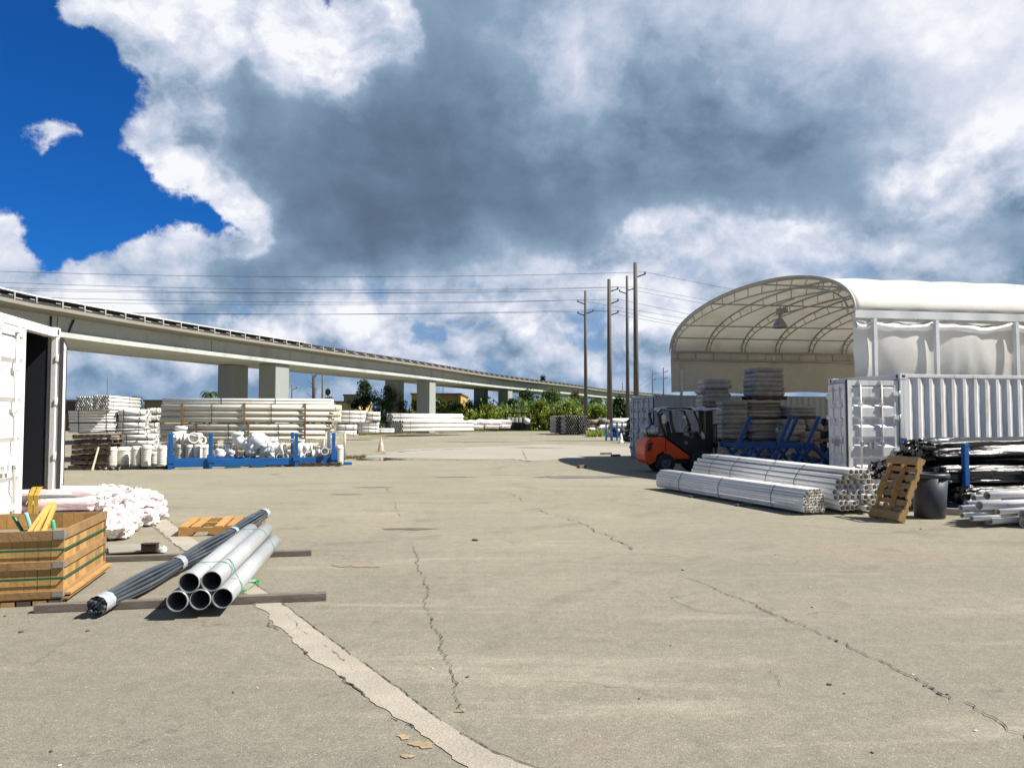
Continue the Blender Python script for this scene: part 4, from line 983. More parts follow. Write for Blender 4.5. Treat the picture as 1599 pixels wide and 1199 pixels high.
# ------------------------------------------------------------------ leaning pallet, bin
def pallet_parts(root, w, L, m):
    """leaning pallet: x along the lean, y across; the open underside (+z) faces the yard, deck boards at the back"""
    for y in (0.0, w / 2 - 0.02, w - 0.04):
        s_ = MB(); n = len(s_.v); s_.extr([(0.0, 0.021), (L, 0.021), (L, 0.112), (L * .84, 0.112), (L * .81, 0.075), (L * .66, 0.075), (L * .63, 0.112), (L * .37, 0.112), (L * .34, 0.075), (L * .19, 0.075), (L * .16, 0.112), (0.0, 0.112)], y, y + 0.04)
        s_.build('stringer', m, root)
    for k in range(8):
        x = (L - 0.08) * k / 7; d = MB(); d.bb(x, x + 0.08, 0, w, 0.001, 0.0205); d.build('deck_board', m, root, bevel=0.002)
    for x, wd in ((0.0, 0.13), (L - 0.13, 0.13)):
        d = MB(); d.bb(x, x + wd, 0, w, 0.1125, 0.131); d.build('deck_board', m, root, bevel=0.002)
A = G(1413, 817); B = G(1362, 807); e = (B - A).normalized(); wid = 0.74
lean = R(68); up = Vector((e.y, -e.x, 0)); up = up if up.x > 0 else -up
ax = up * math.cos(lean) + Vector((0, 0, math.sin(lean)))
ey = e; ez = ax.cross(ey)
M = Matrix((ax, ey, ez)).transposed().to_4x4(); M.translation = A
lp = thing('wooden_pallet', 'wooden pallet leaning upright against the dark grey bin', 'pallet', A); lp.matrix_world = M
if ez.dot(Vector((0, -1, 0))) < 0:
    ey = -e; ez = ax.cross(ey); M = Matrix((ax, ey, ez)).transposed().to_4x4(); M.translation = B; lp.matrix_world = M
pallet_parts(lp, wid, 1.06, PALLETW)
BINM = mat('bin_plastic', (0.040, 0.048, 0.062), 0.45, var=0.08, tint=(0.07, 0.08, 0.095), tamt=.4, tscale=5)
bn = thing('waste_bin', 'dark grey round plastic bin behind the leaning pallet', 'bin', G(1452, 808), 0)
mb = MB(); mb.lathe([(0.0, 0.0), (0.225, 0.0), (0.235, 0.015), (0.285, 0.72), (0.278, 0.72), (0.228, 0.03), (0.0, 0.03)], n=32); mb.build('bin_body', BINM, bn)
mb = MB(); mb.lathe([(0.284, 0.66), (0.305, 0.665), (0.312, 0.70), (0.305, 0.735), (0.285, 0.74), (0.279, 0.725)], n=32); mb.build('rim', BINM, bn)
for s_ in (1, -1):
    mb = MB(); mb.path([(s_ * 0.27, -0.07, 0.58), (s_ * 0.335, -0.07, 0.60), (s_ * 0.345, 0.0, 0.60), (s_ * 0.335, 0.07, 0.60), (s_ * 0.27, 0.07, 0.58)], 0.017, 6); mb.build('handle', BINM, bn)

# ------------------------------------------------------------------ black wrapped pipes in a blue stillage
BLK = mat('black_stretch_wrap', (0.010, 0.010, 0.012), 0.20, var=0.3, vscale=5, stretch=(0.6, 4, 4), bump=0.9, bscale=5, spec=0.6)
def wrapped(label, loc, rz, L, W, H, m, seed, folds=7, tufts=40, group=None, name='wrapped_bundle', cat='wrapped bundle', sag=0.06, tuft_r=0.05, tm=None, rot=None, tl=0.16, nl=70, nr=56, rag=.28):
    """long bundle wrapped in plastic film: ridged skin along local +x and a ragged end of film-covered pipe ends at x=0"""
    rd = random.Random(seed); t = thing(name, label, cat, loc, rz, group, rot=rot)
    ph = [rd.uniform(0, 6.28) for _ in range(12)]
    def fn(u, v):
        x = u * L; a = 2 * math.pi * v
        cx = math.copysign(abs(math.cos(a)) ** 0.72, math.cos(a)); sz = math.copysign(abs(math.sin(a)) ** 0.72, math.sin(a))
        k = 1 + (0.085 if m.name.startswith('black') else 0.05) * math.sin(folds * a + ph[0] + 1.2 * math.sin(x * 0.9 + ph[1])) + 0.035 * math.sin((folds * 2 + 1) * a + ph[2] + 2.4 * x) + 0.02 * abs(math.sin(21 * a + ph[3] + 3 * math.sin(1.7 * x)))
        k *= 1 - 0.05 * math.sin(x * 1.9 + ph[4]) ** 2 + 0.03 * math.sin(5.3 * x + 4 * a) * math.sin(2.1 * x)
        if u < 0.03: k *= 0.90 + 3.3 * u
        return (x, cx * W / 2 * k, max(H / 2 + sz * H / 2 * k + sag * math.sin(math.pi * min(u * 1.2, 1)) * 0.3, 0.004))
    b = MB(); b.grid(fn, nl, nr, True, True); k = len(b.v); b.face(tuple(range(nr - 1, -1, -1))) ; b.face(tuple(range(k - nr, k)))
    b.build('film', m, t, recalc=False)
    for i in range(tufts):
        a = rd.uniform(0, 6.28); q = math.sqrt(rd.random()) * 0.93
        y, z = math.cos(a) * q * W / 2, max(H / 2 + math.sin(a) * q * H / 2, 0.03); r_ = tuft_r * rd.uniform(0.7, 1.25); l_ = tl * rd.uniform(0.4, 1.5)
        f = MB(); n = 9; prev = None; d = Vector((-1, rd.uniform(-.25, .25), rd.uniform(-.22, .12))).normalized(); p0 = Vector((0.12, y, z))
        for s_, rr in ((0, 1.0), (0.3, 1.02), (0.55, 0.9), (0.72, 0.55), (0.85, 0.35), (1.0, 0.85)) if rag < .4 else ((0, 1.0), (0.25, 1.1), (0.45, .95), (0.62, 1.05), (0.78, 0.7), (0.9, 0.9), (1.0, 0.4)):
            c = p0 + d * (s_ * (l_ + 0.12)); _, aa, bb_ = MB.basis(d); i0 = len(f.v)
            for k in range(n):
                th = 2 * math.pi * k / n; rk = r_ * rr * rd.uniform(1 - rag, 1 + rag); f.v.append(tuple(c + aa * rk * math.cos(th) + bb_ * rk * math.sin(th)))
            for vi in range(i0, len(f.v)):
                if f.v[vi][2] < 0.005: f.v[vi] = (f.v[vi][0], f.v[vi][1], 0.005)
            if prev is not None: f.bridge(prev, i0, n, False)
            prev = i0
        f.face(tuple(range(prev, prev + n)))
        f.build('film_end', tm or m, t)
    return t
gB = 'black wrapped pipe bundles in the stillage'
uu, vv = uv(R(12)); base = G(1418, 792)
def rel(dx, dv, z): return base + uu * dx + vv * dv + Vector((0, 0, z))
wrapped('black film wrapped bundle at the bottom front of the stillage', rel(0.55, -0.72, 0.10), R(12), 5.2, 0.55, 0.34, BLK, 1, tufts=26, group=gB)
wrapped('black film wrapped bundle at the bottom back of the stillage', rel(-0.15, 0.05, 0.08), R(12), 5.5, 0.72, 0.42, BLK, 2, tufts=34, group=gB)
wrapped('black film wrapped bundle in the middle front of the stillage', rel(0.15, -0.42, 0.45), R(12), 5.2, 0.70, 0.36, BLK, 3, tufts=34, group=gB, rot=(0, R(1.0), R(12)))
wrapped('black film wrapped bundle in the middle back of the stillage', rel(-0.30, 0.22, 0.50), R(12), 5.4, 0.66, 0.36, BLK, 4, tufts=34, group=gB, rot=(0, R(-.5), R(13)))
wrapped('topmost black film wrapped bundle of the heap', rel(0.10, -0.12, 0.84), R(12), 5.4, 0.98, 0.44, BLK, 5, tufts=46, group=gB, rot=(0, R(0.6), R(12)))
wrapped('low black film wrapped bundle in front of the stillage beside the bin', rel(0.85, -1.15, 0.03), R(12), 4.6, 0.50, 0.34, BLK, 6, tufts=22, group=gB)
stl = thing('stillage', 'blue steel stillage holding the black wrapped pipes', 'rack', rel(0.55, -0.82, 0), R(12))
for x in (0.15, 1.4, 2.65, 3.9): mb = MB(); mb.bb(x - 0.05, x + 0.05, 0, 1.35, 0.03, 0.095); mb.build('cross_member', BLUE, stl, bevel=0.006)
for x, y, h in ((0.0, 0.04, 1.20), (1.35, -0.02, 0.82), (-0.2, 1.33, 1.27), (2.7, 0.0, 1.0), (1.35, 1.33, 1.15), (2.7, 1.33, 1.15)):
    mb = MB(); mb.bb(x - 0.045, x + 0.045, y - 0.045, y + 0.045, 0.0, h); mb.build('post', BLUE, stl, bevel=0.008)
bm_ = MB(); bm_.bar(G(1466, 803) + Vector((0, 0, .06)), G(1600, 812) + Vector((.8, .2, .06)), 0.09, 0.1); o = bm_.build('timber_bearer', mat('bearer_grey', (0.33, 0.31, 0.28), .8, var=.2)); tag(o, 'grey timber bearer on the ground under the low black bundle', 'timber')
# ------------------------------------------------------------------ wooden crate, near left
CRATEW = mat('crate_pine', (0.42, 0.25, 0.085), 0.75, var=0.22, vscale=2.5, stretch=(1, 1, 1), tint=(0.27, 0.14, 0.045), tamt=0.55, tscale=2.5, bump=0.25, bscale=25, rnd=0.32)
CRATEB = mat('crate_batten', (0.30, 0.18, 0.075), 0.8, var=0.25, vscale=3, tint=(0.17, 0.085, 0.03), tamt=0.7, tscale=5, bump=0.3, bscale=25, rnd=0.15)
BRK = mat('crate_bracket', (0.34, 0.33, 0.31), 0.5, metal=0.5, var=.2)
cA = G(97, 944); cB = G(165, 894); dd = (cB - cA); LY = dd.length; rzc = math.atan2(dd.y, dd.x) - math.pi / 2
crate = thing('wooden_crate', 'open slatted pine crate on a pallet base with green straps, at the left edge', 'crate', cA, rzc)
WX, HT, Z0 = 1.25, 0.655, 0.075           # local x to the left (negative), y away
TH = 0.016
def crate_side(n, length, axis):
    """vertical boards of one side; axis 'x' runs along -x at y=0, 'y' along +y at x=0"""
    rd = random.Random(n * 3 + (axis == 'y')); w = length / n
    for side in (0, 1):
        for i in range(n):
            g = rd.uniform(0.0005, 0.003); b = MB(); a0, a1 = i * w + g, (i + 1) * w - g; zt = HT - rd.uniform(0.004, 0.012)
            if axis == 'x':
                y = 0.020 if side == 0 else LY - 0.020 - TH; b.bb(-a1, -a0, y, y + TH, Z0, zt)
            else:
                x = -0.020 - TH if side == 0 else -WX + 0.020; b.bb(x, x + TH, a0 + (.037 if i == 0 else 0), a1 - (.037 if i == n - 1 else 0), Z0, zt)
            b.build('board', CRATEW, crate)
crate_side(12, WX, 'x'); crate_side(13, LY, 'y')
for z0, z1 in ((0.565, 0.655), (0.315, 0.385), (0.06, 0.125)):
    for y in (0.0, LY - 0.0195):
        b = MB(); b.bb(-WX, 0.0, y, y + 0.0195, z0, z1); b.build('batten', CRATEB, crate, bevel=0.002)
    for x in (-0.0195, -WX):
        b = MB(); b.bb(x, x + 0.0195, 0.0215, LY - 0.0215, z0 + 0.006, z1 + 0.006); b.build('batten', CRATEB, crate, bevel=0.002)
    for (sx, sy) in ((0, 0), (0, 1)):
        b = MB(); y = -0.003 if sy == 0 else LY + 0.001; ys = 0.06
        b.bb(-0.085, 0.003, y, y + 0.002, z0 + 0.012, z1 - 0.008); b.bb(0.0012, 0.0032, y, y + ys if sy == 0 else y + .002, z0 + 0.012, z1 - 0.008); b.build('corner_bracket', BRK, crate)
b = MB(); b.bb(-WX - 0.02, 0.035, 0.03, LY + 0.03, 0.042, 0.058); b.build('base_deck', CRATEB, crate)
lg = MB(); lg.bb(0.002, 0.052, 0.06, LY + 0.03, 0.0775, 0.098); lg.build('bottom_ledge', CRATEW, crate)
rd = random.Random(2)
for i in range(10):
    b = MB(); x = -0.06 - i * 0.125; b.bb(x - 0.05, x + 0.055, 0.004, 0.10, 0.0, 0.0415); b.build('skid_block', CRATEW if i % 2 else PALLETD, crate)
for y in (0.5, 0.95, LY - 0.15):
    b = MB(); b.bb(-WX, 0.0, y, y + 0.09, 0.0, 0.0415); b.build('skid', PALLETD, crate)
for z in (0.485, 0.235):
    strap = MB(); e = 0.004
    for p, q in (((-WX, -e), (e, -e)), ((e, -e), (e, LY + e)), ((e, LY + e), (-WX, LY + e))):
        strap.bar((p[0], p[1], z), (q[0], q[1], z), 0.003, 0.02)
    strap.build('strap', GREENS, crate)
# what the crate holds
b = MB(); b.bb(-WX + .05, -0.05, 0.05, LY - 0.05, 0.46, 0.50); o = b.build('cardboard_sheet', mat('cardboard', (0.26, 0.20, 0.13), 0.9, var=.25, vscale=4)); o.location = cA; o.rotation_euler = (0, 0, rzc); tag(o, 'sheet of cardboard lying inside the open pine crate', 'cardboard')
YW = mat('planed_wood', (0.60, 0.36, 0.09), 0.65, var=.15, vscale=3, stretch=(1, 1, 4))
Mc = Matrix.Translation(cA) @ Matrix.Rotation(rzc, 4, 'Z'); Mi = Mc.inverted()
for lab, (p0, p1) in (('yellow wooden stick leaning leftmost in the crate', ((42, 838), (78, 787))), ('yellow wooden stick leaning in the middle of the crate', ((52, 838), (81, 788))), ('yellow wooden stick leaning rightmost in the crate', ((66, 838), (86, 788)))):
    q0, q1 = P(*p0, 7.3), P(*p1, 8.0); b = MB(); b.bar((0, 0, 0), q1 - q0, 0.034, 0.052); o = b.build('wooden_stick', YW, None, q0, bevel=.003); tag(o, lab, 'stick', 'yellow sticks in the crate')
for lab, pts, m_ in (('dark green plastic strap end curling out of the crate', ((38, 836), (28, 820), (20, 806)), GREENS), ('pale green strap end standing up in the crate', ((48, 832), (44, 815), (39, 800)), mat('strap_pale', (0.25, 0.5, 0.42), .4)), ('light green strap end right of the sticks in the crate', ((83, 836), (83, 822), (81, 812)), mat('strap_light', (0.08, 0.42, 0.24), .4))):
    q = [P(x, y, 7.5) for x, y in pts]; b = MB(); b.grid(lambda u, v: q[0].lerp(q[1], u * 2) + Vector(((v - .5) * .03, 0.02 * v, .0)) if u <= .5 else q[1].lerp(q[2], u * 2 - 1) + Vector(((v - .5) * .03, .02 * v, 0)), 8, 2)
    o = b.build('strap_scrap', m_, recalc=False); k = o.modifiers.new('t', 'SOLIDIFY'); k.thickness = .003; tag(o, lab, 'strap')
# ------------------------------------------------------------------ timbers and scraps around the near stack
for lab, p0, p1, h, w in (('long weathered timber under the ends of the grey pipes', (50, 958), (508, 938), 0.07, 0.085), ('weathered timber under the middle of the grey pipes', (160, 878), (485, 868), 0.065, 0.085)):
    a, b_ = G(*p0), G(*p1); up = Vector((0, 0, h / 2 + 0.001)); m_ = MB(); off = Vector((0, w / 2, 0)); m_.bar(a + up + off, b_ + up + off, w, h); o = m_.build('timber', GREYW, bevel=0.006); tag(o, lab, 'timber')
m_ = MB(); q = [G(170, 868), G(262, 864), G(236, 853), G(168, 856)]
m_.v = [tuple(p + Vector((0, 0, .03))) for p in q] + [tuple(p + Vector((0, 0, .045))) for p in q]
for f_ in ((0, 1, 2, 3), (7, 6, 5, 4), (0, 4, 5, 1), (1, 5, 6, 2), (2, 6, 7, 3), (3, 7, 4, 0)): m_.face(f_)
tag(m_.build('plywood_sheet', mat('grey_ply', (0.27, 0.245, 0.205), 0.8, var=.2)), 'thin grey sheet lying on the pavement right of the crate', 'sheet')
blk = G(232, 861, 0.046); m_ = MB(); m_.bb(-0.09, 0.085, 0.0, 0.1, 0.0, 0.085); m_.bb(-.10, .095, -.005, .105, .0855, .092); o = m_.build('box', mat('dark_brown_box', (0.03, 0.015, 0.012), .6), None, blk, (0, 0, .1), bevel=.004); tag(o, 'small dark brown block sitting on the thin grey sheet', 'block')
cp_ = G(254, 861, .046); m_ = MB(); rd = random.Random(9); m_.lathe([(0.05, 0), (0.055, .02), (0.045, .05), (0.02, .07), (0, .06)], n=9); m_.v = [(x + rd.uniform(-.012, .012), y + rd.uniform(-.012, .012), z) for x, y, z in m_.v]; tag(m_.build('plastic_scrap', mat('clear_scrap', (0.48, 0.52, 0.47), .2), None, cp_), 'crumpled clear plastic scrap beside the dark block', 'scrap')
# green strap scrap by the grey pipes
sc_ = [(372, 924), (385, 921), (398, 913), (404, 910), (398, 908), (386, 908)]
q = [G(x, y, .02 if i % 2 else .006) for i, (x, y) in enumerate(sc_)]; m_ = MB()
for i in range(len(q) - 1): m_.quad(q[i], q[i + 1], q[i + 1] + Vector((.01, .03, .012)), q[i] + Vector((.01, .03, .012)))
o = m_.build('strap_scrap', mat('strap_bright', (0.03, 0.42, 0.15), .4), recalc=False); k = o.modifiers.new('t', 'SOLIDIFY'); k.thickness = .003; tag(o, 'loose bright green strap scrap beside the grey pipes', 'strap')

# ------------------------------------------------------------------ five grey pipes
GPIPE = mat('grey_plastic_pipe', (0.36, 0.375, 0.385), 0.33, var=0.06, vscale=1.2, tint=(0.46, 0.46, 0.45), tamt=.5, tscale=1.1, rnd=.04)
GBORE = mat('grey_pipe_bore', (0.10, 0.105, 0.11), .6)
f0 = G(312, 952, 0.072); f1 = P(401, 842, 9.25); dg = Vector((f1.x - f0.x, f1.y - f0.y, 0)); LG = 2.98; rp = 0.083
pk = [(-2 * rp - .006, rp), (0, rp), (2 * rp + .006, rp), (-rp, rp + 1.745 * rp), (rp + .004, rp + 1.735 * rp)]
gp = thing('pipe_bundle', 'five grey plastic pipes tied with thin green strap, stacked on timbers', 'pipe bundle', f0, math.atan2(dg.y, dg.x))
pm_ = MB(); pm_.pipe((0, 0, 0), (LG, 0, 0), rp, rp * .93, 36)
for i in range(36, 72): pm_.mi[i] = 1
me_ = pm_.mesh('pipe', [GPIPE, GBORE], recalc=False)
# local +y is to the left
for (y, z), dx in zip(pk, (0.03, 0.0, -0.03, 0.02, -0.01)): obj('pipe', me_, gp, (dx, y, z), (y * 9, 0, 0))
GTH = mat('strap_green_thin', (0.05, 0.33, 0.22), .4)
for x in (0.42, 2.45): hull_strap(gp, x, pk, rp, 0.011, GTH)
b = MB(); pts = []
for i in range(13):
    a = math.pi * (0.0 + i / 12 * 0.9); pts.append((0.42 + 0.16 * math.sin(a * 1.1), -0.20 + 0.21 * i / 12, 0.05 + rp * 2.9 * math.sin(math.pi * (0.25 + 0.5 * i / 12)) + 0.02))
b.path(pts, 0.004, 5); b.build('strap', GTH, gp)

# ------------------------------------------------------------------ conduit bundle
COND = mat('grey_conduit', (0.05, 0.062, 0.075), 0.38, var=0.1, rnd=0.25, tint=(0.16, 0.18, 0.2), tamt=.4)
TAPE = mat('clear_tape', (0.42, 0.44, 0.48), 0.25, var=.25, vscale=14, bump=.8, bscale=60)
c0 = P(150, 946, 6.42); c1 = P(414, 801, 11.4); dc = c1 - c0; LC = dc.length
cd = thing('conduit_bundle', 'long bundle of thin dark grey conduits bound with white tape', 'conduit bundle', c0); cd.rotation_euler = dc.to_track_quat('X', 'Z').to_euler()
ties = [0.015, 0.345, 0.70, 0.985]
def spread(s_):
    k = 0.0
    for a, b_ in zip(ties[:-1], ties[1:]):
        if a <= s_ <= b_: k = math.sin(math.pi * (s_ - a) / (b_ - a)) ** 2
    return 1 + 0.42 * k
rd = random.Random(6); hx = []
for ring_, n_ in ((0, 1), (1, 6), (2, 12)):
    for i in range(n_):
        a = 2 * math.pi * i / n_ + .2; hx.append((ring_ * 0.031 * math.cos(a), ring_ * 0.030 * math.sin(a)))
for (y, z) in hx:
    b = MB(); pts = []; w1, w2 = rd.uniform(0, 6), rd.uniform(-.006, .006); x0, x1 = rd.uniform(-.04, .03), LC + rd.uniform(-.05, .05)
    for i in range(33):
        s_ = i / 32; k = spread(s_); sg = -0.03 * math.sin(math.pi * s_)
        pts.append(Vector((x0 + (x1 - x0) * s_, y * k + w2 * math.sin(6 * s_ + w1), z * k * .92 + sg)))
    b.path(pts, 0.0158, 10, caps=False); b.path(pts[:3], 0.011, 8, caps=True); b.build('conduit', COND, cd)
for s_, wd in zip(ties, (0.16, 0.12, 0.10, 0.14)):
    b = MB(); x = s_ * LC
    def fn(u, v):
        a = 2 * math.pi * v; r = 0.082 + .003 * math.sin(9 * a + 7 * u); return (max(min(x, LC - .08), .10) + (u - .5) * wd, r * math.cos(a), r * .95 * math.sin(a) - 0.03 * math.sin(math.pi * s_))
    b.grid(fn, 6, 28, True, True); b.build('tape', TAPE, cd, recalc=False)
# pallet beneath the far end
A = G(278, 838); B = G(404, 834); ex = B - A
pl = thing('wooden_pallet', 'light brown pallet lying flat under the far end of the grey conduits', 'pallet', A, math.atan2(ex.y, ex.x))
PALLETO = mat('pallet_wood_warm', (0.42, 0.235, 0.075), 0.8, var=0.25, vscale=3, tint=(0.24, 0.12, 0.04), tamt=.7, tscale=3, bump=.3, bscale=30, rnd=.25)
W_, D_ = ex.length, 1.12
for y in (0.0, D_ / 2 - .02, D_ - 0.04):
    s_ = MB(); s_.extr([(0, 0.018), (W_ * .17, 0.018), (W_ * .20, .06), (W_ * .36, .06), (W_ * .39, .018), (W_ * .6, .018), (W_ * .63, .06), (W_ * .80, .06), (W_ * .83, .018), (W_, .018), (W_, 0.118), (0, 0.118)], y, y + 0.04); s_.build('stringer', PALLETO, pl)
for k in range(7):
    if k == 2: continue
    x = (W_ - 0.12) * k / 6; d = MB(); d.bb(x, x + 0.12, 0, D_, 0.1185, 0.136); d.build('deck_board', PALLETO, pl)
for x in (0.0, W_ / 2 - .06, W_ - .12): d = MB(); d.bb(x, x + 0.12, 0, D_, 0.0, 0.0175); d.build('deck_board', PALLETO, pl)

# ------------------------------------------------------------------ white film-wrapped bundles behind the crate
WF = bpy.data.materials.new('white_film_pink'); WF.use_nodes = True
T = NT(WF.node_tree); b_ = T.n['Principled BSDF']; tcx = T.new('ShaderNodeTexCoord'); oi = T.new('ShaderNodeObjectInfo')
v = T.vec('ADD', tcx.outputs['Object'], T.vec('SCALE', oi.outputs['Location'], scale=.37))
mp = T.new('ShaderNodeMapping'); mp.inputs['Scale'].default_value = (1.3, 5.0, 6.0); T.put(mp.inputs[0], v)
n_ = T.noise(mp.outputs[0], 1.5, 6, .65, .5)
col = T.mix(T.maprange(n_, .52, .62, 0, .7), (0.76, 0.735, 0.725), (0.68, 0.24, 0.29)); n2 = T.noise(v, 6, 6, .7)
col = T.mix(T.maprange(n2, .55, .7, 0, .35), col, (.55, .52, .5)); T.put(b_.inputs['Base Color'], col); b_.inputs['Roughness'].default_value = .32
bp = T.new('ShaderNodeBump'); bp.inputs['Strength'].default_value = .9; bp.inputs['Distance'].default_value = .03; T.put(bp.inputs['Height'], T.noise(mp.outputs[0], 4, 6, .7, 1.0)); T.l.new(bp.outputs[0], b_.inputs['Normal'])
WFE = mat('white_film', (0.80, 0.78, 0.775), 0.3, var=.10, vscale=9, tint=(0.70, 0.25, 0.30), tamt=.6, tscale=3, bump=.7, bscale=30)
gW = 'white film wrapped bundles behind the crate'
b0 = G(166, 846); b1 = G(243, 806); dv_ = (b1 - b0).normalized(); du_ = Vector((dv_.y, -dv_.x, 0))
rzw = math.atan2(-du_.y, -du_.x)
def relw(dx, dv, z): return b0 + du_ * dx + dv_ * dv + Vector((0, 0, z))
spec_w = [('white film wrapped bundle nearest the crate on the ground', -0.02, .30, .02, .62, .34), ('white film wrapped bundle on the ground, second from the crate', -0.05, 0.95, .02, .62, .33), ('white film wrapped bundle on the ground in the third row from the crate', 0.0, 1.60, .02, .6, .30), ('white film wrapped bundle on the ground farthest from the crate', 0.05, 2.2, .02, .55, .28),
          ('upper white film wrapped bundle with the yellow strap over it', -0.22, .78, .335, .95, .34), ('upper white film wrapped bundle at the far side of its pile', -.02, 1.72, .30, .85, .20)]
for i, (lab, dx, dv, z, w, h) in enumerate(spec_w):
    t = wrapped(lab, relw(dx, dv, z), rzw, 3.4, w, h, WF, 20 + i, folds=5, tufts=34, group=gW, tuft_r=.066, tm=WFE, tl=.2, rag=.5, sag=.05)
    if i == 4:
        for x in (.74, .81): strap_loop(x, [(-w / 2 - .02, 0), (w / 2 + .02, 0), (w / 2 + .02, h * .8), (w / 2 - .1, h + .035), (-w / 2 + .1, h + .035), (-w / 2 - .02, h * .8)], .055, t, mat('strap_yellow', (.55, .36, .06), .5))

# ------------------------------------------------------------------ blue rack in front of the cream stack
rA, rB = G(264, 733), G(524, 727); dr = rB - rA; LR = dr.length
rack = thing('stillage', 'long low blue steel rack with upright posts in front of the cream pipes', 'rack', rA, math.atan2(dr.y, dr.x))
for y in (0.0, 1.05):
    m_ = MB(); m_.bb(0.0, LR, y - 0.05, y + 0.05, 0.07, 0.31); m_.build('side_beam', BLUE, rack, bevel=.008)
for k, x in enumerate((0.02, 1.17, 3.73, 4.92)):
    x = x / 4.95 * (LR - .05)
    for y in (-0.055, 1.105):
        m_ = MB(); m_.bb(x - 0.055, x + 0.055, y - 0.05, y + 0.05, 0.0, 1.15); m_.build('post', BLUE, rack, bevel=.008)
        m_ = MB(); m_.bb(x - 0.10, x + 0.13, y - 0.07 + (.02 if y > 0 else 0), y + 0.065, 0.20, 0.40); m_.build('post_sleeve', BLUE, rack, bevel=.008)
    m_ = MB(); m_.bb(x - 0.05, x + 0.05, 0.05, 1.0, 0.1, 0.22); m_.build('cross_member', BLUE, rack)
m_ = MB(); m_.bar((LR, 0.2, 0.06), (LR + 0.6, 0.25, 0.05), 0.12, 0.1); m_.build('end_rail', BLUE, rack)
for x, lab in ((1.95, 'teal block under the blue rack, left of its middle'), (2.72, 'teal block under the blue rack, right of its middle')):
    m_ = MB(); m_.bb(-0.22, 0.22, -0.12, 0.5, 0.0, 0.068); m_.bb(-.2, .2, -.1, .48, .0685, .0695); o = m_.build('support_block', mat('teal_block', (0.02, 0.10, 0.13), .6, var=.2), None, rA + (rB - rA) * (x / LR), (0, 0, math.atan2(dr.y, dr.x))); tag(o, lab, 'block')
# ------------------------------------------------------------------ cream pipe tiers (one bundle above the other)
sA = P(250, 700, 27.6); sA.z = 0; u11, v11 = uv(R(9))
DUN = mat('dunnage_wood', (0.22, 0.135, 0.075), .85, var=.25, rnd=.2)
def big_bundle(label, dx, dv, z, L, r, rows, cols, m, frames, straps, group, bore=None, n=14, rz=R(9), base=None, seed=0, jit=.02):
    pack = [(r + 2 * r * i, r + 2 * r * j) for j in range(rows) for i in range(cols)]
    loc = (base if base is not None else sA) + u11 * dx + v11 * dv + Vector((0, 0, z))
    t = bundle(label, loc, rz, L, pack, r, m, straps, group, sw=.022, jit=jit, seed=seed, n=n, bore=bore)
    H_ = 2 * r * rows; W_ = 2 * r * cols
    for x in frames:
        fm = MB(); fm.bb(x - .035, x + .035, -.045, -.012, -.03, H_ + .03); fm.bb(x - .035, x + .035, W_ + .012, W_ + .045, -.03, H_ + .03); fm.bb(x - .035, x + .035, -.045, W_ + .045, -.062, -.031); fm.bb(x - .035, x + .035, -.045, W_ + .045, H_ + .031, H_ + .055); fm.build('timber_frame', DUN, t)
    return t
gC = 'cream pipe bundles of the tall stack'
big_bundle('lowest cream pipe bundle of the tall stack, behind the blue rack', 0.05, 0, .09, 6.05, .112, 3, 5, CREAM, [0.7, 2.6, 4.3, 5.6], [.3, .58], gC, seed=1)
big_bundle('second cream pipe bundle from the ground in the tall stack', -.02, 0, .80, 6.05, .108, 3, 5, CREAM, [1.25, 3.05, 5.05], [.12, .39, .68], gC, seed=2)
big_bundle('third cream pipe bundle from the ground in the tall stack', -.02, 0, 1.50, 6.30, .107, 3, 5, CREAM, [.75, 2.9, 5.05], [.28, .61], gC, seed=3)
big_bundle('thin white pipes forming the top bundle of the tall stack', .02, .1, 2.165, 5.95, .052, 2, 10, PVC, [], [.34, .66], gC, seed=4)
rope = MB()
for k in range(3):
    x = 6.05 + .06 * k; rope.path([sA + u11 * (x + .05 * math.sin(z * 7 + k)) + v11 * -.04 + Vector((0, 0, z)) for z in [2.1 - .07 * i for i in range(28)]], .012, 5)
tag(rope.build('rope', mat('white_rope', (.68, .65, .55), .9)), 'white rope hanging down the right end of the cream stack', 'rope')

# ------------------------------------------------------------------ white bundles at the far left
gL = 'white pipe bundles stacked at the left'
def at(px, D): 
    p = P(px, 700, D); p.z = 0; return p
def zat(py, D): return EYE + (HOR - py) / FPX * D
def bundle_px(label, px0, px1, ytop, ybot, D, r, cols, group, m=PVC, straps=(.2, .8), rz=R(12), bore=PVCIN_D, n=8, seed=0, rowsmax=6):
    A_ = at(px0, D); c_, s_ = math.cos(rz), math.sin(rz); tx = (px1 - 799.5) / FPX
    L = (tx * A_.y - A_.x) / (c_ - tx * s_); z0, z1 = zat(ybot, D), zat(ytop, D); z0 = max(z0, .05)
    rows = max(1, min(rowsmax, round((z1 - z0) / (2 * r)))); r = (z1 - z0) / (2 * rows)
    return big_bundle(label, 0, 0, z0, L, r, rows, cols, m, [], straps, group, bore=bore, n=n, rz=rz, base=A_, seed=seed, jit=.04)
D0 = 29.0
bundle_px('small white pipe bundle on the ground left, behind the plastic drums', 128, 196, 682, 706, D0, .075, 5, gL, seed=1)
bundle_px('white pipe bundle low beside the cream stack, above the right drums', 186, 242, 678, 704, D0 + .2, .11, 4, gL, seed=2)
bundle_px('white pipe bundle at the left edge of its stack, second tier', 107, 182, 661, 676, D0, .05, 6, gL, seed=3)
bundle_px('white pipe bundle right half of the second tier at the left', 183, 226, 659, 677, D0 + .3, .1, 4, gL, seed=4)
bundle_px('white pipe bundle at the left edge of its stack, third tier', 106, 182, 641, 659, D0, .05, 6, gL, seed=5)
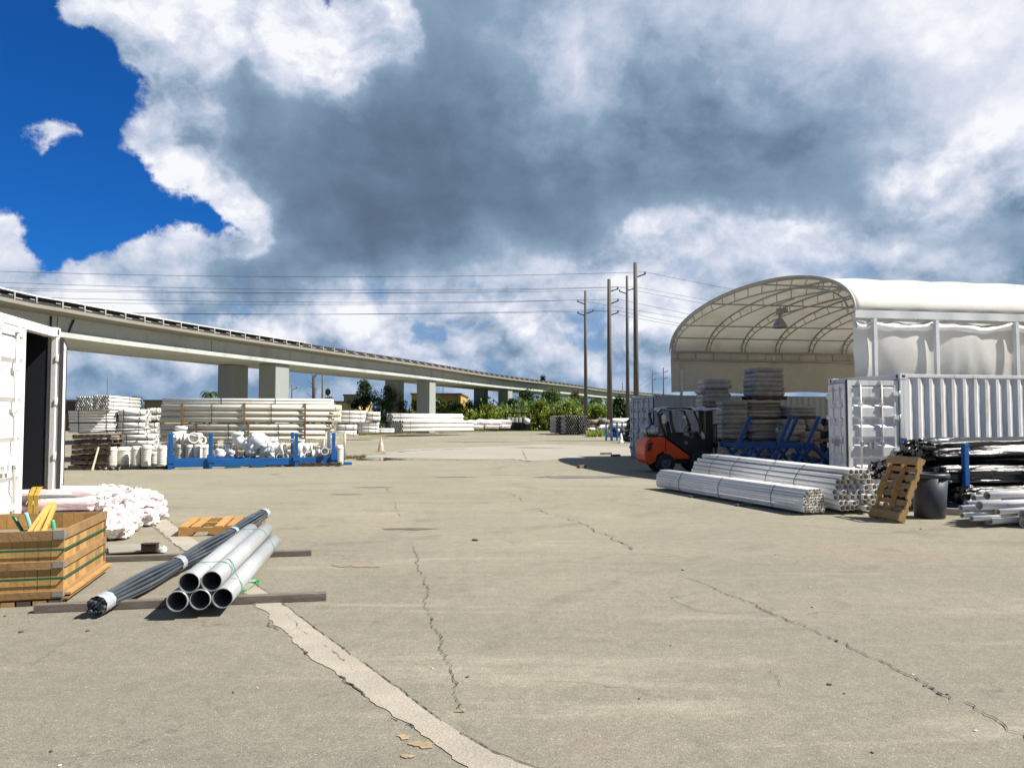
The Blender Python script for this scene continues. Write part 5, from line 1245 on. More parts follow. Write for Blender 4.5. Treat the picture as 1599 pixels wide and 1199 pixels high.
bundle_px('white pipe bundle right half of the third tier at the left', 183, 228, 639, 658, D0 + .3, .1, 4, gL, seed=6)
bundle_px('short white pipe bundle between the left stack and the cream stack, upper one', 229, 249, 637, 645, D0 + 1.5, .09, 3, gL, seed=7)
bundle_px('short white pipe bundle between the left stack and the cream stack, middle one', 230, 248, 648, 656, D0 + 1.5, .09, 3, gL, seed=8)
bundle_px('short white pipe bundle between the left stack and the cream stack, lower one', 228, 246, 660, 676, D0 + 1.5, .09, 3, gL, seed=9)
for i, (px0, px1, lab) in enumerate(((119, 142, 'white pipe bundle on top of the left stack, grey honeycomb end facing us, left one'), (145, 169, 'white pipe bundle on top of the left stack, grey honeycomb end facing us, right one'))):
    D = D0 - .2 + i * .15; A_ = at(px1, D); z0, z1 = zat(640 - i, D), zat(620 - i * 2, D); w = (px1 - px0) / FPX * D * 1.02
    rr = w / 14; rows = max(1, round((z1 - z0) / (1.74 * rr))); pk_ = hexpack(7, rows, rr)
    t = bundle(lab, A_ + Vector((0, 0, z0)), R(101), 4.2, pk_, rr, PVC, [.12, .6], gL, jit=.03, n=8, bore=PVCIN_D, seed=20 + i)
PLK = mat('rack_brown', (0.055, 0.035, 0.025), .8)
for lab, p0, p1, D in (('dark plank lying across the white bundles above the drums', (124, 676), (234, 670), 28.4), ('dark plank between the low white bundles', (184, 678.5), (225, 677.5), 28.6)):
    m_ = MB(); m_.bar(P(*p0, D), P(*p1, D + .7), .12, .05); tag(m_.build('plank', PLK), lab, 'plank')
# dark pallets, rope, lath
pA = G(106, 734); gP = 'stacked dark pallets'
names = ['lowest', 'second lowest', 'third', 'fourth', 'fifth', 'sixth', 'topmost']
for i in range(7):
    t = thing('wooden_pallet', f'{names[i]} dark wooden pallet in the stack left of the drums', 'pallet', pA + Vector((0.02 * i + .04 * (i % 2), 0.03 * (i % 3), i * .165)), R(8), gP)
    w, d = 1.15, 1.0
    for y in (0, d / 2, d - .09): m_ = MB(); m_.bb(0, w, y, y + .09, .0225, .118); m_.build('stringer', PALLETD, t)
    for k in range(6): x = (w - .11) * k / 5; m_ = MB(); m_.bb(x, x + .11, -.01, d + .01, .119, .138); m_.build('deck_board', PALLETD, t)
    for x in (0, w / 2 - .06, w - .12): m_ = MB(); m_.bb(x, x + .12, 0, d, .0, .022); m_.build('deck_board', PALLETD, t)
LATH = mat('pale_lath', (.62, .55, .42), .8)
m_ = MB(); m_.bar(G(144, 735) + Vector((0, 0, .01)), P(158, 684, 24.9), .045, .03); tag(m_.build('lath', LATH), 'pale lath leaning against the stack of dark pallets', 'lath')
m_ = MB(); m_.bar(P(100, 681, 24.6), P(186, 681, 24.9), .05, .05); tag(m_.build('lath', LATH), 'long pale lath lying level on top of the dark pallets', 'lath')
m_ = MB(); rd = random.Random(3)
m_.path([G(130 + 62 * i / 40, 732 + 2.0 * math.sin(i * .9) + rd.uniform(-1, 1)) + Vector((0, 0, .03 + .05 * abs(math.sin(i * .7)))) for i in range(41)], .022, 5); tag(m_.build('rope', mat('dirty_rope', (.33, .30, .27), .95)), 'tangled dirty rope on the ground before the drums', 'rope')
# ribbed drums on a black sheet
DRUM = mat('drum_white', (.66, .64, .56), .45, var=.1, vscale=4, tint=(.45, .41, .32), tamt=.5, tscale=3, rnd=.12)
def drum(r, h): 
    pr = [(0, 0), (r, 0), (r, .10)]; z = .12
    while z < h * .78: pr += [(r * .96, z), (r * .96, z + .02), (r, z + .03), (r, z + .05)]; z += .058
    pr += [(r * .98, h * .80), (r * 1.05, h * .82), (r * 1.05, h * .86), (r * .93, h * .9), (r * .88, h), (r * .80, h), (r * .80, h * .93), (0, h * .93)]
    b = MB(); b.lathe(pr, n=18); return b.mesh('drum', DRUM)
gD = 'white ribbed plastic drums'
for i, (px, D, r, h, lab) in enumerate(((160, 25.0, .15, .60, 'leftmost white ribbed drum, beside the leaning lath'), (175, 25.0, .165, .64, 'second white ribbed drum from the leaning lath'), (193, 25.3, .20, .62, 'wide shaded ribbed drum, third from the lath'), (213, 25.1, .155, .66, 'fourth white ribbed drum from the lath'),
                                        (229, 25.1, .165, .70, 'fifth white ribbed drum from the lath, the tallest'), (241, 25.8, .15, .45, 'low shaded ribbed drum behind the row, next to the last'), (253, 25.2, .15, .68, 'last white ribbed drum, beside the blue rack'), (205, 25.9, .16, .6, 'white ribbed drum half hidden in the middle of the row'))):
    c = at(px, D); c.z = .085; o = obj('drum', drum(r, h), None, c, (0, 0, i)); tag(o, lab, 'drum', gD)
m_ = MB(); q0, q1 = G(150, 734), G(262, 732); m_.bar(q0 + Vector((.15, .6, .042)), q1 + Vector((0, .6, .042)), 1.15, .08); tag(m_.build('black_skid', mat('black_skid', (.012, .012, .014), .5), bevel=.01), 'black skid under the row of white ribbed drums', 'skid')
# fittings heaped behind the rack
FIT = mat('white_fitting', (.78, .77, .73), .4, var=.07, tint=(.58, .56, .5), tamt=.4, tscale=3, rnd=.08)
def elbow(r, R_, ang=90):
    b = MB(); n = 10; pts = [(R_ * math.sin(R(ang) * i / n), 0, R_ * (1 - math.cos(R(ang) * i / n))) for i in range(n + 1)]
    b.path(pts, r, 16, caps=False); b.path(pts, r * .9, 16, caps=False)
    for k in (0, n):
        p = Vector(pts[k]); d = (Vector(pts[min(k + 1, n)]) - Vector(pts[max(k - 1, 0)])).normalized(); s_ = -1 if k == 0 else 1
        b.pipe(p - d * .02 * s_, p + d * s_ * .11, r * 1.13, r * .93, 16)
    return b.mesh('pipe_elbow', FIT)
def tee(r, L):
    b = MB(); b.pipe((-L / 2, 0, 0), (L / 2, 0, 0), r, r * .9, 16); b.pipe((0, 0, r * .8), (0, 0, r * 2.1), r, r * .9, 16)
    for x in (-L / 2, L / 2 - .07): b.pipe((x, 0, 0), (x + .07, 0, 0), r * 1.12, r * .9, 16)
    b.pipe((0, 0, r * 2.1), (0, 0, r * 2.1 + .07), r * 1.12, r * .9, 16); return b.mesh('pipe_tee', FIT)
EL, EB, TE, TB = elbow(.13, .22), elbow(.19, .30), tee(.12, .5), tee(.17, .62)
def bag(seed, r=.28):
    rd = random.Random(seed); b = MB()
    def fn(u, v):
        a = 2 * math.pi * v; th = math.pi * (u * .98 + .01); k = r * (1 + .18 * math.sin(5 * a + 3 * th + seed) + .12 * math.sin(9 * a - 4 * th) + rd.uniform(-.05, .05)); return (k * math.sin(th) * math.cos(a), k * .8 * math.sin(th) * math.sin(a), k * .85 * math.cos(th))
    b.grid(fn, 12, 20, True, True); return b.mesh('plastic_sack', WFE2)
WFE2 = mat('white_sack', (.80, .80, .80), .3, var=.08, vscale=8, bump=.6, bscale=25)
gF = 'white pipe fittings heaped behind the blue rack'
fits = [(272, 684, EB, (0, 0, 1.2), 'big white pipe elbow standing behind the leftmost rack post', 'pipe_elbow'), (300, 686, TB, (1.4, .2, .5), 'big white pipe tee lying on two drums near the left posts', 'pipe_tee'), (314, 688, EL, (.3, .4, 2.5), 'white pipe elbow tilted beside the second pair of rack posts', 'pipe_elbow'),
        (356, 706, TE, (.2, 0, .4), 'white tee right of the second pair of rack posts', 'pipe_tee'), (384, 693, EB, (0, 0, 3.2), 'tall white elbow standing left of the plastic sacks', 'pipe_elbow'), (380, 714, EL, (1.2, 0, 0), 'white elbow lying low left under the plastic sacks', 'pipe_elbow'),
        (415, 706, TB, (.5, .3, 1.0), 'big white tee under the heap of plastic sacks', 'pipe_tee'), (425, 690, EB, (.4, 1.4, .3), 'curved white elbow on the right of the plastic sacks', 'pipe_elbow'), (412, 715, EL, (0, 1.5, 1.5), 'white elbow with its round mouth towards us above the blue beam', 'pipe_elbow'), (436, 713, TE, (1.5, 0, 2), 'white tee low in the middle wire basket', 'pipe_tee'),
        (449, 713, EL, (2, 0, 1), 'white elbow low left of the third pair of posts', 'pipe_elbow'), (467, 700, TB, (0, 1.57, .4), 'white tee standing between the third pair of rack posts', 'pipe_tee'), (480, 712, EL, (.4, .2, 2.2), 'white elbow lying right of the third pair of posts', 'pipe_elbow'), (497, 711, TE, (0, .2, .4), 'white tee lying left of the last pair of rack posts', 'pipe_tee'), (508, 706, TE, (1.4, 0, .2), 'white tee between the last pair of rack posts', 'pipe_tee'), (470, 712, EL, (1, 2, 0), 'white elbow low under the standing tee', 'pipe_elbow')]
for px, py, me, rot, lab, nm in fits:
    o = obj(nm, me, None, P(px, py, 26.9), rot); tag(o, lab, 'pipe fitting', gF)
for i, (px, py, r, lab) in enumerate(((402, 690, .34, 'crumpled white plastic sack on top of the fittings heap'), (393, 703, .28, 'white plastic sack low in the fittings heap'), (418, 699, .30, 'white plastic sack right in the fittings heap'), (344, 709, .24, 'white plastic sack right of the second rack posts'), (362, 708, .18, 'small torn white plastic sack near the empty rack middle'), (425, 712, .2, 'small white plastic sack behind the blue beam'))):
    o = obj('plastic_sack', bag(i + 1, r), None, P(px, py, 26.8), (i, .3 * i, i * 2)); tag(o, lab, 'sack', 'white plastic sacks behind the blue rack')
for i, (px, D, r, h, lab) in enumerate(((282, 26.6, .15, .62, 'white ribbed drum behind the leftmost rack posts'), (297, 26.6, .16, .62, 'white ribbed drum with a grey mark right of the leftmost posts'), (310, 26.6, .17, .62, 'white ribbed drum left of the second rack posts'), (320, 26.7, .15, .60, 'white ribbed drum right behind the second front post'), (530, 27.0, .14, .68, 'white ribbed drum alone past the right end of the rack'))):
    c = at(px, D); c.z = .13 if i < 4 else 0.03; o = obj('drum', drum(r, h), None, c, (0, 0, i)); tag(o, lab, 'drum', gD)
for i, (x0, x1, lab) in enumerate(((268, 330, 'flat dark pallet under the drums behind the left of the rack'), (336, 440, 'flat dark pallet under the heap of fittings'), (446, 532, 'flat dark pallet under the fittings at the rack right end'))):
    A_ = at(x0, 26.3); B_ = at(x1, 26.5); t = thing('wooden_pallet', lab, 'pallet', A_, R(5)); flat_pallet(t, (B_ - A_).length, 1.0)
MESHW = mat('basket_wire', (.50, .46, .36), .5, metal=.3)
def basket(label, px0, px1, D, h):
    A_ = at(px0, D); A_.z = .135; w = (px1 - px0) / FPX * D; d = .9; t = thing('wire_basket', label, 'basket', A_, R(9), 'wire baskets behind the blue rack')
    for nm, f in (('front_panel', lambda s, z: (s * w, 0, z)), ('back_panel', lambda s, z: (s * w, d, z)), ('side_panel', lambda s, z: (0, s * d, z)), ('side_panel', lambda s, z: (w, s * d, z))):
        m_ = MB(); n = 16
        for i in range(n + 1): m_.tube(f(i / n, 0), f(i / n, h), .0045 if 0 < i < n else .014, 4)
        for k in range(8): m_.tube(f(0, h * k / 7), f(1, h * k / 7), .0045 if 0 < k < 7 else .012, 4)
        m_.build(nm, MESHW, t)
basket('wire basket in the middle of the blue rack holding white fittings', 425, 462, 26.9, .78); basket('wire basket at the third pair of rack posts', 466, 504, 27.0, .78); basket('tall wire basket at the right end of the rack', 508, 537, 27.2, 1.05); basket('wire basket right of the second pair of posts', 340, 384, 26.9, .75)
# ------------------------------------------------------------------ white stacks beyond the rack
gM = 'white pipe stacks along the verge'
def far_bundle(label, px0, px1, ytop, ybot, r, cols, rz=R(14), seed=0, m=PVC, n=8, ground=False, D=None):
    D = D or (EYE * FPX / (ybot - HOR))
    return bundle_px(label, px0, px1, ytop, ybot, D, r, cols, gM, m=m, straps=(.15, .5, .85), rz=rz, n=n, seed=seed, rowsmax=8)
far_bundle('white pipe bundle right behind the end of the cream stack, lower', 522, 558, 662, 681, .14, 6, seed=31, D=44); far_bundle('white pipe bundle right behind the end of the cream stack, upper', 521, 571, 641, 660, .13, 6, seed=32, D=44)
far_bundle('white pipe bundle, upper one left of the honeycomb stack', 569, 594, 643, 657, .16, 5, seed=33, D=58); far_bundle('white pipe bundle, lower one left of the honeycomb stack', 560, 592, 659, 676, .16, 5, seed=34, D=58); far_bundle('low white pipes on the grass left of the honeycomb stack', 572, 616, 669, 675.5, .11, 5, seed=35, D=64)
def end_stack(label, px0, px1, ytop, ybot, D, cols, m, rz, L, bore, group=gM, seed=0, wallm=.16, n=10, straps=(.1, .5, .9)):
    """a stack whose pipe mouths face the yard"""
    A_ = at(px1, D); z0, z1 = max(zat(ybot, D), .03), zat(ytop, D); w = (px1 - px0) / FPX * D; r = w / (2 * cols + 1); rows = max(1, round((z1 - z0 - 2 * r) / (1.74 * r)) + 1)
    return bundle(label, A_ + Vector((0, 0, z0)), rz, L, hexpack(cols, rows, r), r, m, straps, group, jit=.06, n=n, bore=bore, seed=seed)
D = 70
end_stack('white pipe stack with grey honeycomb ends behind the traffic cone, upper part', 594, 613, 646, 658, D, 5, PVC, R(48), 9.0, PVCIN_D, seed=41); end_stack('white pipe stack with grey honeycomb ends behind the traffic cone, lower part', 596, 629, 657, 674, D - 1, 8, PVC, R(48), 9.0, PVCIN_D, seed=42)
far_bundle('long white pipes stacked between the honeycomb ends and the viaduct column', 630, 690, 648, 673, .18, 5, seed=43, D=74); far_bundle('white pipe bundle topmost in front of the lit viaduct column', 662, 702, 646, 658, .19, 4, seed=44, D=80); far_bundle('low white pipes in front of the lit viaduct column', 664, 700, 661, 672, .17, 4, seed=45, D=84)
far_bundle('long low white pipes on the verge left of the wrapped rolls', 702, 735, 658, 670, .2, 4, seed=46, D=88); far_bundle('lowest white pipes on the verge below the wrapped rolls', 694, 720, 668, 672.5, .16, 4, seed=47, D=86)
for i, (px, w, y0, y1, D, lab) in enumerate(((738, 14, 656, 666, 94, 'leftmost white wrapped roll on the verge'), (754, 20, 655, 666, 95, 'second white wrapped roll on the verge'), (774, 20, 655, 666, 96, 'third white wrapped roll on the verge'), (791, 15, 655, 665, 97, 'rightmost white wrapped roll on the verge'), (742, 26, 664, 670, 93, 'long low white wrapped roll under the left rolls'), (770, 18, 664, 669.5, 94, 'low white wrapped roll under the middle rolls'), (790, 14, 663, 669, 95, 'low white wrapped roll under the rightmost one'))):
    A_ = at(px - w / 2, D); A_.z = max(zat(y1, D), 0.02); L = w / FPX * D; H = (y1 - y0) / FPX * D
    wrapped(lab, A_, R(10), L, H * 1.2, H, WFE, 60 + i, folds=4, tufts=5, group='white wrapped rolls on the verge', tuft_r=.12, tl=.3, nl=24, nr=20)
far_bundle('long low white pipes between the wrapped rolls and the grey honeycomb block', 802, 866, 659.5, 668.5, .24, 4, seed=48, D=112)
GREYP = mat('weathered_grey_pipe', (.52, .49, .43), .6, var=.12, rnd=.12)
D = 76
end_stack('big block of grey pipes, honeycomb ends facing the yard, left half', 880, 904, 648.5, 678, D, 6, GREYP, R(96), 6.0, mat('dark_bore', (.035, .033, .03), .8), 'grey honeycomb pipe block', seed=51); end_stack('big block of grey pipes, honeycomb ends facing the yard, right half', 903, 919, 648.5, 678, D, 4, GREYP, R(96), 6.0, MATS['dark_bore'], 'grey honeycomb pipe block', seed=52); end_stack('darker block of grey pipes at the left flank of the honeycomb block', 866, 880, 649.5, 676.5, D + 2.5, 4, GREYP, R(95), 4.5, MATS['dark_bore'], 'grey honeycomb pipe block', seed=53)
BRP = mat('brown_pipe', (.26, .21, .15), .8, var=.25, rnd=.15)
bundle_px('dull brown pipe bundle right of the honeycomb block, left one', 920, 938, 655, 670, 80, .2, 4, 'dull brown pipe bundles', m=BRP, seed=54); bundle_px('dull brown pipe bundle right of the honeycomb block, right one', 937, 952, 655, 668, 80, .2, 4, 'dull brown pipe bundles', m=BRP, seed=55)
bundle_px('pale pipes stacked behind the blue scrap near the grey container', 940, 985, 653, 667, 84, .2, 4, gM, seed=56)
for i, (px, w, y0, y1, lab) in enumerate(((943, 12, 664, 671, 'small white wrapped roll left of the blue scrap rack'), (925, 8, 670, 675, 'white wrapped roll low beside the honeycomb block'), (938, 8, 670, 676, 'short dirty white roll low between the brown bundles and the weeds'))):
    A_ = at(px - w / 2, 74); A_.z = max(zat(y1, 74), .02); wrapped(lab, A_, R(10), w / FPX * 74, .55, .45, WFE, 80 + i, folds=4, tufts=4, tuft_r=.1, nl=16, nr=16, group='small wrapped rolls')
# scrap rack and black heap left of the grey container
t = thing('stillage', 'small blue rack with dark scrap beside the grey container', 'rack', at(953, 56), R(12))
m_ = MB()
for y in (0, 1.0): m_.bb(0, 1.9, y - .05, y + .05, .25, .4)
m_.build('base_frame', BLUE, t)
for x in (.05, .5, 1.3, 1.85):
    for y in (-.06, 1.06): m_ = MB(); m_.bb(x - .05, x + .05, y - .05, y + .05, 0, 1.35); m_.build('post', BLUE, t)
rd = random.Random(4)
for i in range(9):
    c = at(955 + i * 3.2, 56.6); c.z = .4 + rd.random() * .35; m_ = MB(); m_.lathe([(0, -.2), (.22, -.18), (.3, 0), (.2, .2), (0, .22)], n=8); m_.v = [(x + rd.uniform(-.08, .08), y, z + rd.uniform(-.06, .06)) for x, y, z in m_.v]
    o = m_.build('scrap_piece', mat('scrap_dark', (.04, .045, .05), .6, rnd=.4) if i % 3 else mat('scrap_pale', (.45, .46, .5), .6), None, c); tag(o, ('dark scrap lump' if i % 3 else 'pale scrap lump') + ' heaped in the small blue rack', 'scrap', 'scrap heaped in the small blue rack')
for i, (dx, z, w, h, lab) in enumerate(((977, .05, 1.0, .55, 'black wrapped bundle on the ground beside the grey container'), (981, .6, .9, .6, 'black wrapped bundle stacked on another beside the grey container'), (984, 1.15, .8, .5, 'highest black wrapped bundle beside the grey container'))):
    A_ = at(dx, 52); A_.z = z; wrapped(lab, A_, R(14), 4.0, w, h, BLK, 90 + i, tufts=10, tuft_r=.08, nl=30, nr=28, group='black bundles beside the grey container')
# cones
CONEM = mat('cone_faded_orange', (.45, .285, .19), .6, var=.1, tint=(.6, .5, .42), tamt=.5, tscale=3); CONEW = mat('cone_white', (.72, .70, .64), .5, var=.1)
def cone(label, loc, h, m):
    t = thing('traffic_cone', label, 'cone', loc); b = MB(); b.lathe([(.19 * h / .7, .03), (.15 * h / .7, .06), (.035, h), (.02, h), (.0, h - .02)], n=18); b.build('cone_body', m, t); b = MB(); b.bb(-.2, .2, -.2, .2, 0, .032); b.build('foot', DARKM if m is CONEW else m, t, bevel=.01); b = MB(); b.lathe([(.118, .28), (.082, .44)], n=18); b.v = [(x * 1.03, y * 1.03, z) for x, y, z in b.v]; b.build('reflective_band', CONEW, t)
cone('faded orange traffic cone standing behind the small puddle', G(595, 705), .72, CONEM); cone('dirty white traffic cone near the small blue rack', G(970, 692), .66, CONEW)
for i, (px, py) in enumerate(((938, 710), (955, 713), (903, 731))):
    m_ = MB(); m_.bar((0, 0, .05), (.5 - .1 * i, .1, .05), .14, .09); o = m_.build('timber', GREYW, None, G(px, py), (0, 0, .2 * i)); tag(o, ('broken timber offcut in the shelter shadow, left one', 'broken timber offcut in the shelter shadow, right one by the grey container', 'small timber offcut at the tip of the shelter shadow')[i], 'timber')
# dark rack with white blocks
t = thing('block_rack', 'black rack holding a row of white blocks in front of the bushes', 'rack', at(789, 102), R(4)); kx = 102 / FPX
m_ = MB()
for z in (0.05, .9, 1.0, 2.25): m_.bb(0, 38 * kx, 0, 1.2, z, z + .1)
for x in (0, 12, 25, 37): m_.bb(x * kx, x * kx + .1, -.01, .09, 0, 2.3); m_.bb(x * kx, x * kx + .1, 1.1, 1.21, 0, 2.3)
m_.bb(0, 38 * kx, 1.0, 1.05, 0.1, 1.6); m_.bb(-.2, 40 * kx, -.1, 1.3, 2.36, 2.42); m_.build('rack_frame', BLACKP, t)
for x in (4, 10, 16, 22, 29): m_ = MB(); m_.bb(x * kx, (x + 4) * kx, -.03, .5, 1.12, 1.75); m_.build('white_block', FIT, t, bevel=.02)
t2 = obj('plastic_sack', bag(12, .4), None, at(823, 101.5) + Vector((0, 0, 1.25))); tag(t2, 'white plastic sack at the right end of the black rack', 'sack')

# ------------------------------------------------------------------ viaduct
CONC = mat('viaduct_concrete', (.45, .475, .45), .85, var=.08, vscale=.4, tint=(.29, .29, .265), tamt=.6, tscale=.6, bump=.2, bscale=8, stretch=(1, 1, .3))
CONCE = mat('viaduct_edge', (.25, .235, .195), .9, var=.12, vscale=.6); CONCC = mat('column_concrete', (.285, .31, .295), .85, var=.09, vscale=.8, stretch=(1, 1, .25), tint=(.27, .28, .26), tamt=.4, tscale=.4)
ZT, ZS = 7.35, 5.95
def vp(px, py, z=7.64):
    D = (z - EYE) * FPX / (HOR - py); p = P(px, py, D); return Vector((p.x, p.y, 0))
kp = [Vector((-23.2, -12, 0)), Vector((-24.3, 12, 0)), vp(0, 452), vp(100, 472), vp(200, 491), vp(310, 510), vp(430, 529.5), vp(545, 547.5), vp(665, 566), vp(790, 587), vp(900, 601), vp(985, 612), Vector((66, 230, 0)), Vector((130, 285, 0)), Vector((230, 330, 0))]
def cr(p0, p1, p2, p3, t): return 0.5 * ((2 * p1) + (p2 - p0) * t + (2 * p0 - 5 * p1 + 4 * p2 - p3) * t * t + (3 * p1 - p0 - 3 * p2 + p3) * t ** 3)
curve = []
for i in range(1, len(kp) - 2):
    for k in range(24): curve.append(cr(kp[i - 1], kp[i], kp[i + 1], kp[i + 2], k / 24))
for _ in range(30): curve = [curve[0]] + [(curve[i - 1] + curve[i] * 2 + curve[i + 1]) / 4 for i in range(1, len(curve) - 1)] + [curve[-1]]
acc = [0.0]
for i in range(1, len(curve)): acc.append(acc[-1] + (curve[i] - curve[i - 1]).length)
def along(s_):
    i = 0; lo, hi = 0, len(acc) - 2
    while lo < hi:
        mid = (lo + hi + 1) // 2
        if acc[mid] <= s_: lo = mid
        else: hi = mid - 1
    i = lo; t = (s_ - acc[i]) / max(acc[i + 1] - acc[i], 1e-6); p = curve[i].lerp(curve[i + 1], min(max(t, 0), 1)); a, b = curve[max(i - 2, 0)], curve[min(i + 3, len(curve) - 1)]
    d = (b - a).normalized(); return p, d, Vector((-d.y, d.x, 0))       # point on the near top edge, direction, normal to the left
via = thing('viaduct', 'long curved concrete railway viaduct crossing behind the yard on paired columns', 'viaduct')
def sweep(profile, name, m, step=2.0, closed=True, smax=None):
    """profile: (offset to the left of the near edge, z)"""
    mb = MB(); S_ = smax or acc[-1]; n = int(S_ / step); prev = None; k = len(profile)
    for i in range(n + 1):
        p, d, nr = along(S_ * i / n); j = len(mb.v)
        for (o_, z) in profile: mb.v.append(tuple(p + nr * o_ + Vector((0, 0, z))))
        if prev is not None:
            for a in range(k if closed else k - 1): mb.face((prev + a, prev + (a + 1) % k, j + (a + 1) % k, j + a))
        else: mb.face(tuple(range(k)))
        prev = j
    mb.face(tuple(range(prev, prev + k))); return mb.build(name, m, via)
OV = 1.05; WD = 5.5
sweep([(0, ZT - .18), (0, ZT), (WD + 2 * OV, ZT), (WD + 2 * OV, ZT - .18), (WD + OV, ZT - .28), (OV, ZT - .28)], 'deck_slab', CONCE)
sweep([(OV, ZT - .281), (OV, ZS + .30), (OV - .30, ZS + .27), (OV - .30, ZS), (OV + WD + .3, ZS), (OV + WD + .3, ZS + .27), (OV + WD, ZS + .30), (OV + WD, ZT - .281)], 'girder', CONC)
sweep([(.06, ZT + .001), (.06, ZT + .16), (.26, ZT + .16), (.26, ZT + .001)], 'cable_trough', DARKM)
SB = min((acc[i] for i, c in enumerate(curve) if c.y > 62), default=None); sweep([(.06, ZT + .385), (.06, ZT + .45), (.34, ZT + .45), (.34, ZT + .385)], 'cover_board', mat('cover_board_white', (.66, .66, .64), .5), smax=SB)
sweep([(.3, ZT + .001), (.3, ZT + .38), (.75, ZT + .38), (.75, ZT + .001)], 'rail_shade_band', mat('rail_shade', (.030, .020, .020), .8))  # rail and its shadow as one solid band, the shadow painted near-black
BR = MB(); BR.box((0, 0, .19), (.08, .05, .38)); BR.box((.22, -.02, .10), (.55, .05, .05)); BR.box((-.3, -.02, .2), (.3, .05, .04)); BRme = BR.mesh('rail_bracket', mat('bracket_pale', (.38, .38, .36), .5))
S0 = 0
for i in range(len(curve)):
    if curve[i].y > 30: S0 = acc[i]; break
for i in range(100):
    s_ = S0 + i * 1.45 * (1 + i * .004); p, d, nr = along(s_); obj('rail_bracket', BRme, via, p + nr * .055 + Vector((0, 0, ZT + .0)), (0, 0, math.atan2(d.y, d.x)))
def s_at_px(px):
    best, bs = 1e9, 0
    for i, c in enumerate(curve):
        if c.y < 5: continue
        nr = along(acc[i])[2]; q = c + nr * (OV - .1); e = abs(799.5 + FPX * q.x / q.y - px)
        if e < best: best, bs = e, acc[i]
    return bs
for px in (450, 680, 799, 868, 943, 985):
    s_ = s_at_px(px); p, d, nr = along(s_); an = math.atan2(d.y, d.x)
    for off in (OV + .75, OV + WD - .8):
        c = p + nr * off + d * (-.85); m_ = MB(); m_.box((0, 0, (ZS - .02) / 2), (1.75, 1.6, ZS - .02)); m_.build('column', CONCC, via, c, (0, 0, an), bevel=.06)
    m_ = MB(); m_.box((0, 0, 0), (.06, WD - .1, 1.0)); 
for px in (90, 330, 510, 675):
    s_ = s_at_px(px); p, d, nr = along(s_); an = math.atan2(d.y, d.x); m_ = MB(); m_.bb(-.03, .03, -.004, .03, ZS + .3, ZT - .3); m_.bb(-.03, .03, -.03, .03, ZS + .02, ZS + .26); m_.build('expansion_joint', mat('joint_dark', (.16, .16, .15), .8), via, p + nr * OV, (0, 0, an))
for px, tl_ in ((76, 0), (104, .35)):
    s_ = s_at_px(px); p, d, nr = along(s_); m_ = MB(); m_.tube(p + nr * (OV - .05) + Vector((0, 0, ZS + .3)), p + nr * (OV - .05) + d * tl_ + Vector((0, 0, ZT - .35)), .05, 6); m_.build('drain_pipe', DARKM, via)

# ------------------------------------------------------------------ power poles and wires
POLE = mat('pole_concrete', (.115, .105, .09), .85, var=.15, vscale=.5, stretch=(3, 3, .3)); WIRE = mat('wire_black', (.05, .055, .065), .6)
def pole(label, px, ytop, D, rb, rt, arms, name='power_pole'):
    top = P(px, ytop, D); b = Vector((top.x, D, 0)); t = thing(name, label, 'power pole', b, 0, 'power poles'); m_ = MB(); m_.tube((0, 0, 0), (0, 0, top.z), rb, 14, r2=rt); m_.build('shaft', POLE, t); out = []
    for (yy, s_) in arms:
        z = P(px, yy, D).z; a = MB(); a.tube((0, 0, z - .35), (s_ * .95, 0, z), .07, 6); a.lathe([(.05, -.05), (.11, 0), (.05, .04), (.11, .09), (.05, .13), (.11, .18), (.03, .24)], (s_ * .95, 0, z), 8); a.build('insulator_arm', DARKM, t); out.append(Vector((b.x + s_ * .95, D, z + .2)))
    return out
a1 = pole('tallest concrete power pole, rightmost of the four', 992, 410, 75, .30, .18, [(428, 1)])
a2 = pole('thick concrete power pole with three short arms, second from the left of the four', 951, 436, 82, .32, .18, [(451, 1), (470, 1), (488, 1)])
a3 = pole('slim concrete power pole with a pair of arms, third from the left of the four', 979, 431, 98, .27, .15, [(450, 1), (455, -1)])
a4 = pole('shortest slim concrete power pole, leftmost of the four', 914, 454, 96, .26, .15, [(471, -1), (486, 1), (489, -1)])
b1 = pole('small distant utility pole left of the shelter, nearer one', 1036, 574, 190, .2, .14, [(580, 1), (590, 1)]); b2 = pole('small distant utility pole left of the shelter, farther one', 1019, 578, 230, .2, .14, [(583, 1), (592, 1)])
pole('small distant utility pole left of the lit viaduct column', 456, 601, 160, .2, .12, [(606, 1)]); pole('thin distant mast right of the yellow building', 743, 598, 170, .15, .1, []); pole('thin distant mast over the left white stack', 168, 590, 110, .06, .05, []); pole('thin distant mast under the viaduct between two column pairs', 692, 604, 170, .13, .1, []); pole('thin mast on the far end of the viaduct', 972, 597, 200, .15, .1, [])
def wire(label, p, q, sag, r=.02, n=40):
    m_ = MB(); m_.path([p.lerp(q, i / n) + Vector((0, 0, -4 * sag * (i / n) * (1 - i / n))) for i in range(n + 1)], r, 5); tag(m_.build('power_line', WIRE), label, 'power line', 'power lines')
def thru(p, ys, D=72, px=-260):
    """far-left support of a line: chosen out of frame, continuing the line's run"""
    return P(px, ys, D)
gl = [(a1[0], 413, 0.8, 'highest power line, running left from the tallest pole'), (a2[0], 429, .8, 'second power line from the top, running left from the thick pole'), (a3[1], 441, .7, 'third power line from the top, running left from the slim paired pole'), (a3[0], 446, .8, 'fourth power line from the top, running left from the slim paired pole'),
      (a2[1], 453, .7, 'fifth power line, running left from the middle arm of the thick pole'), (a4[0], 462, .7, 'sixth power line, running left from the upper arm of the shortest pole'), (a2[2], 477, .6, 'seventh power line, running left from the lowest arm of the thick pole'), (a4[1], 481, .6, 'lowest power line, running left from the shortest pole')]
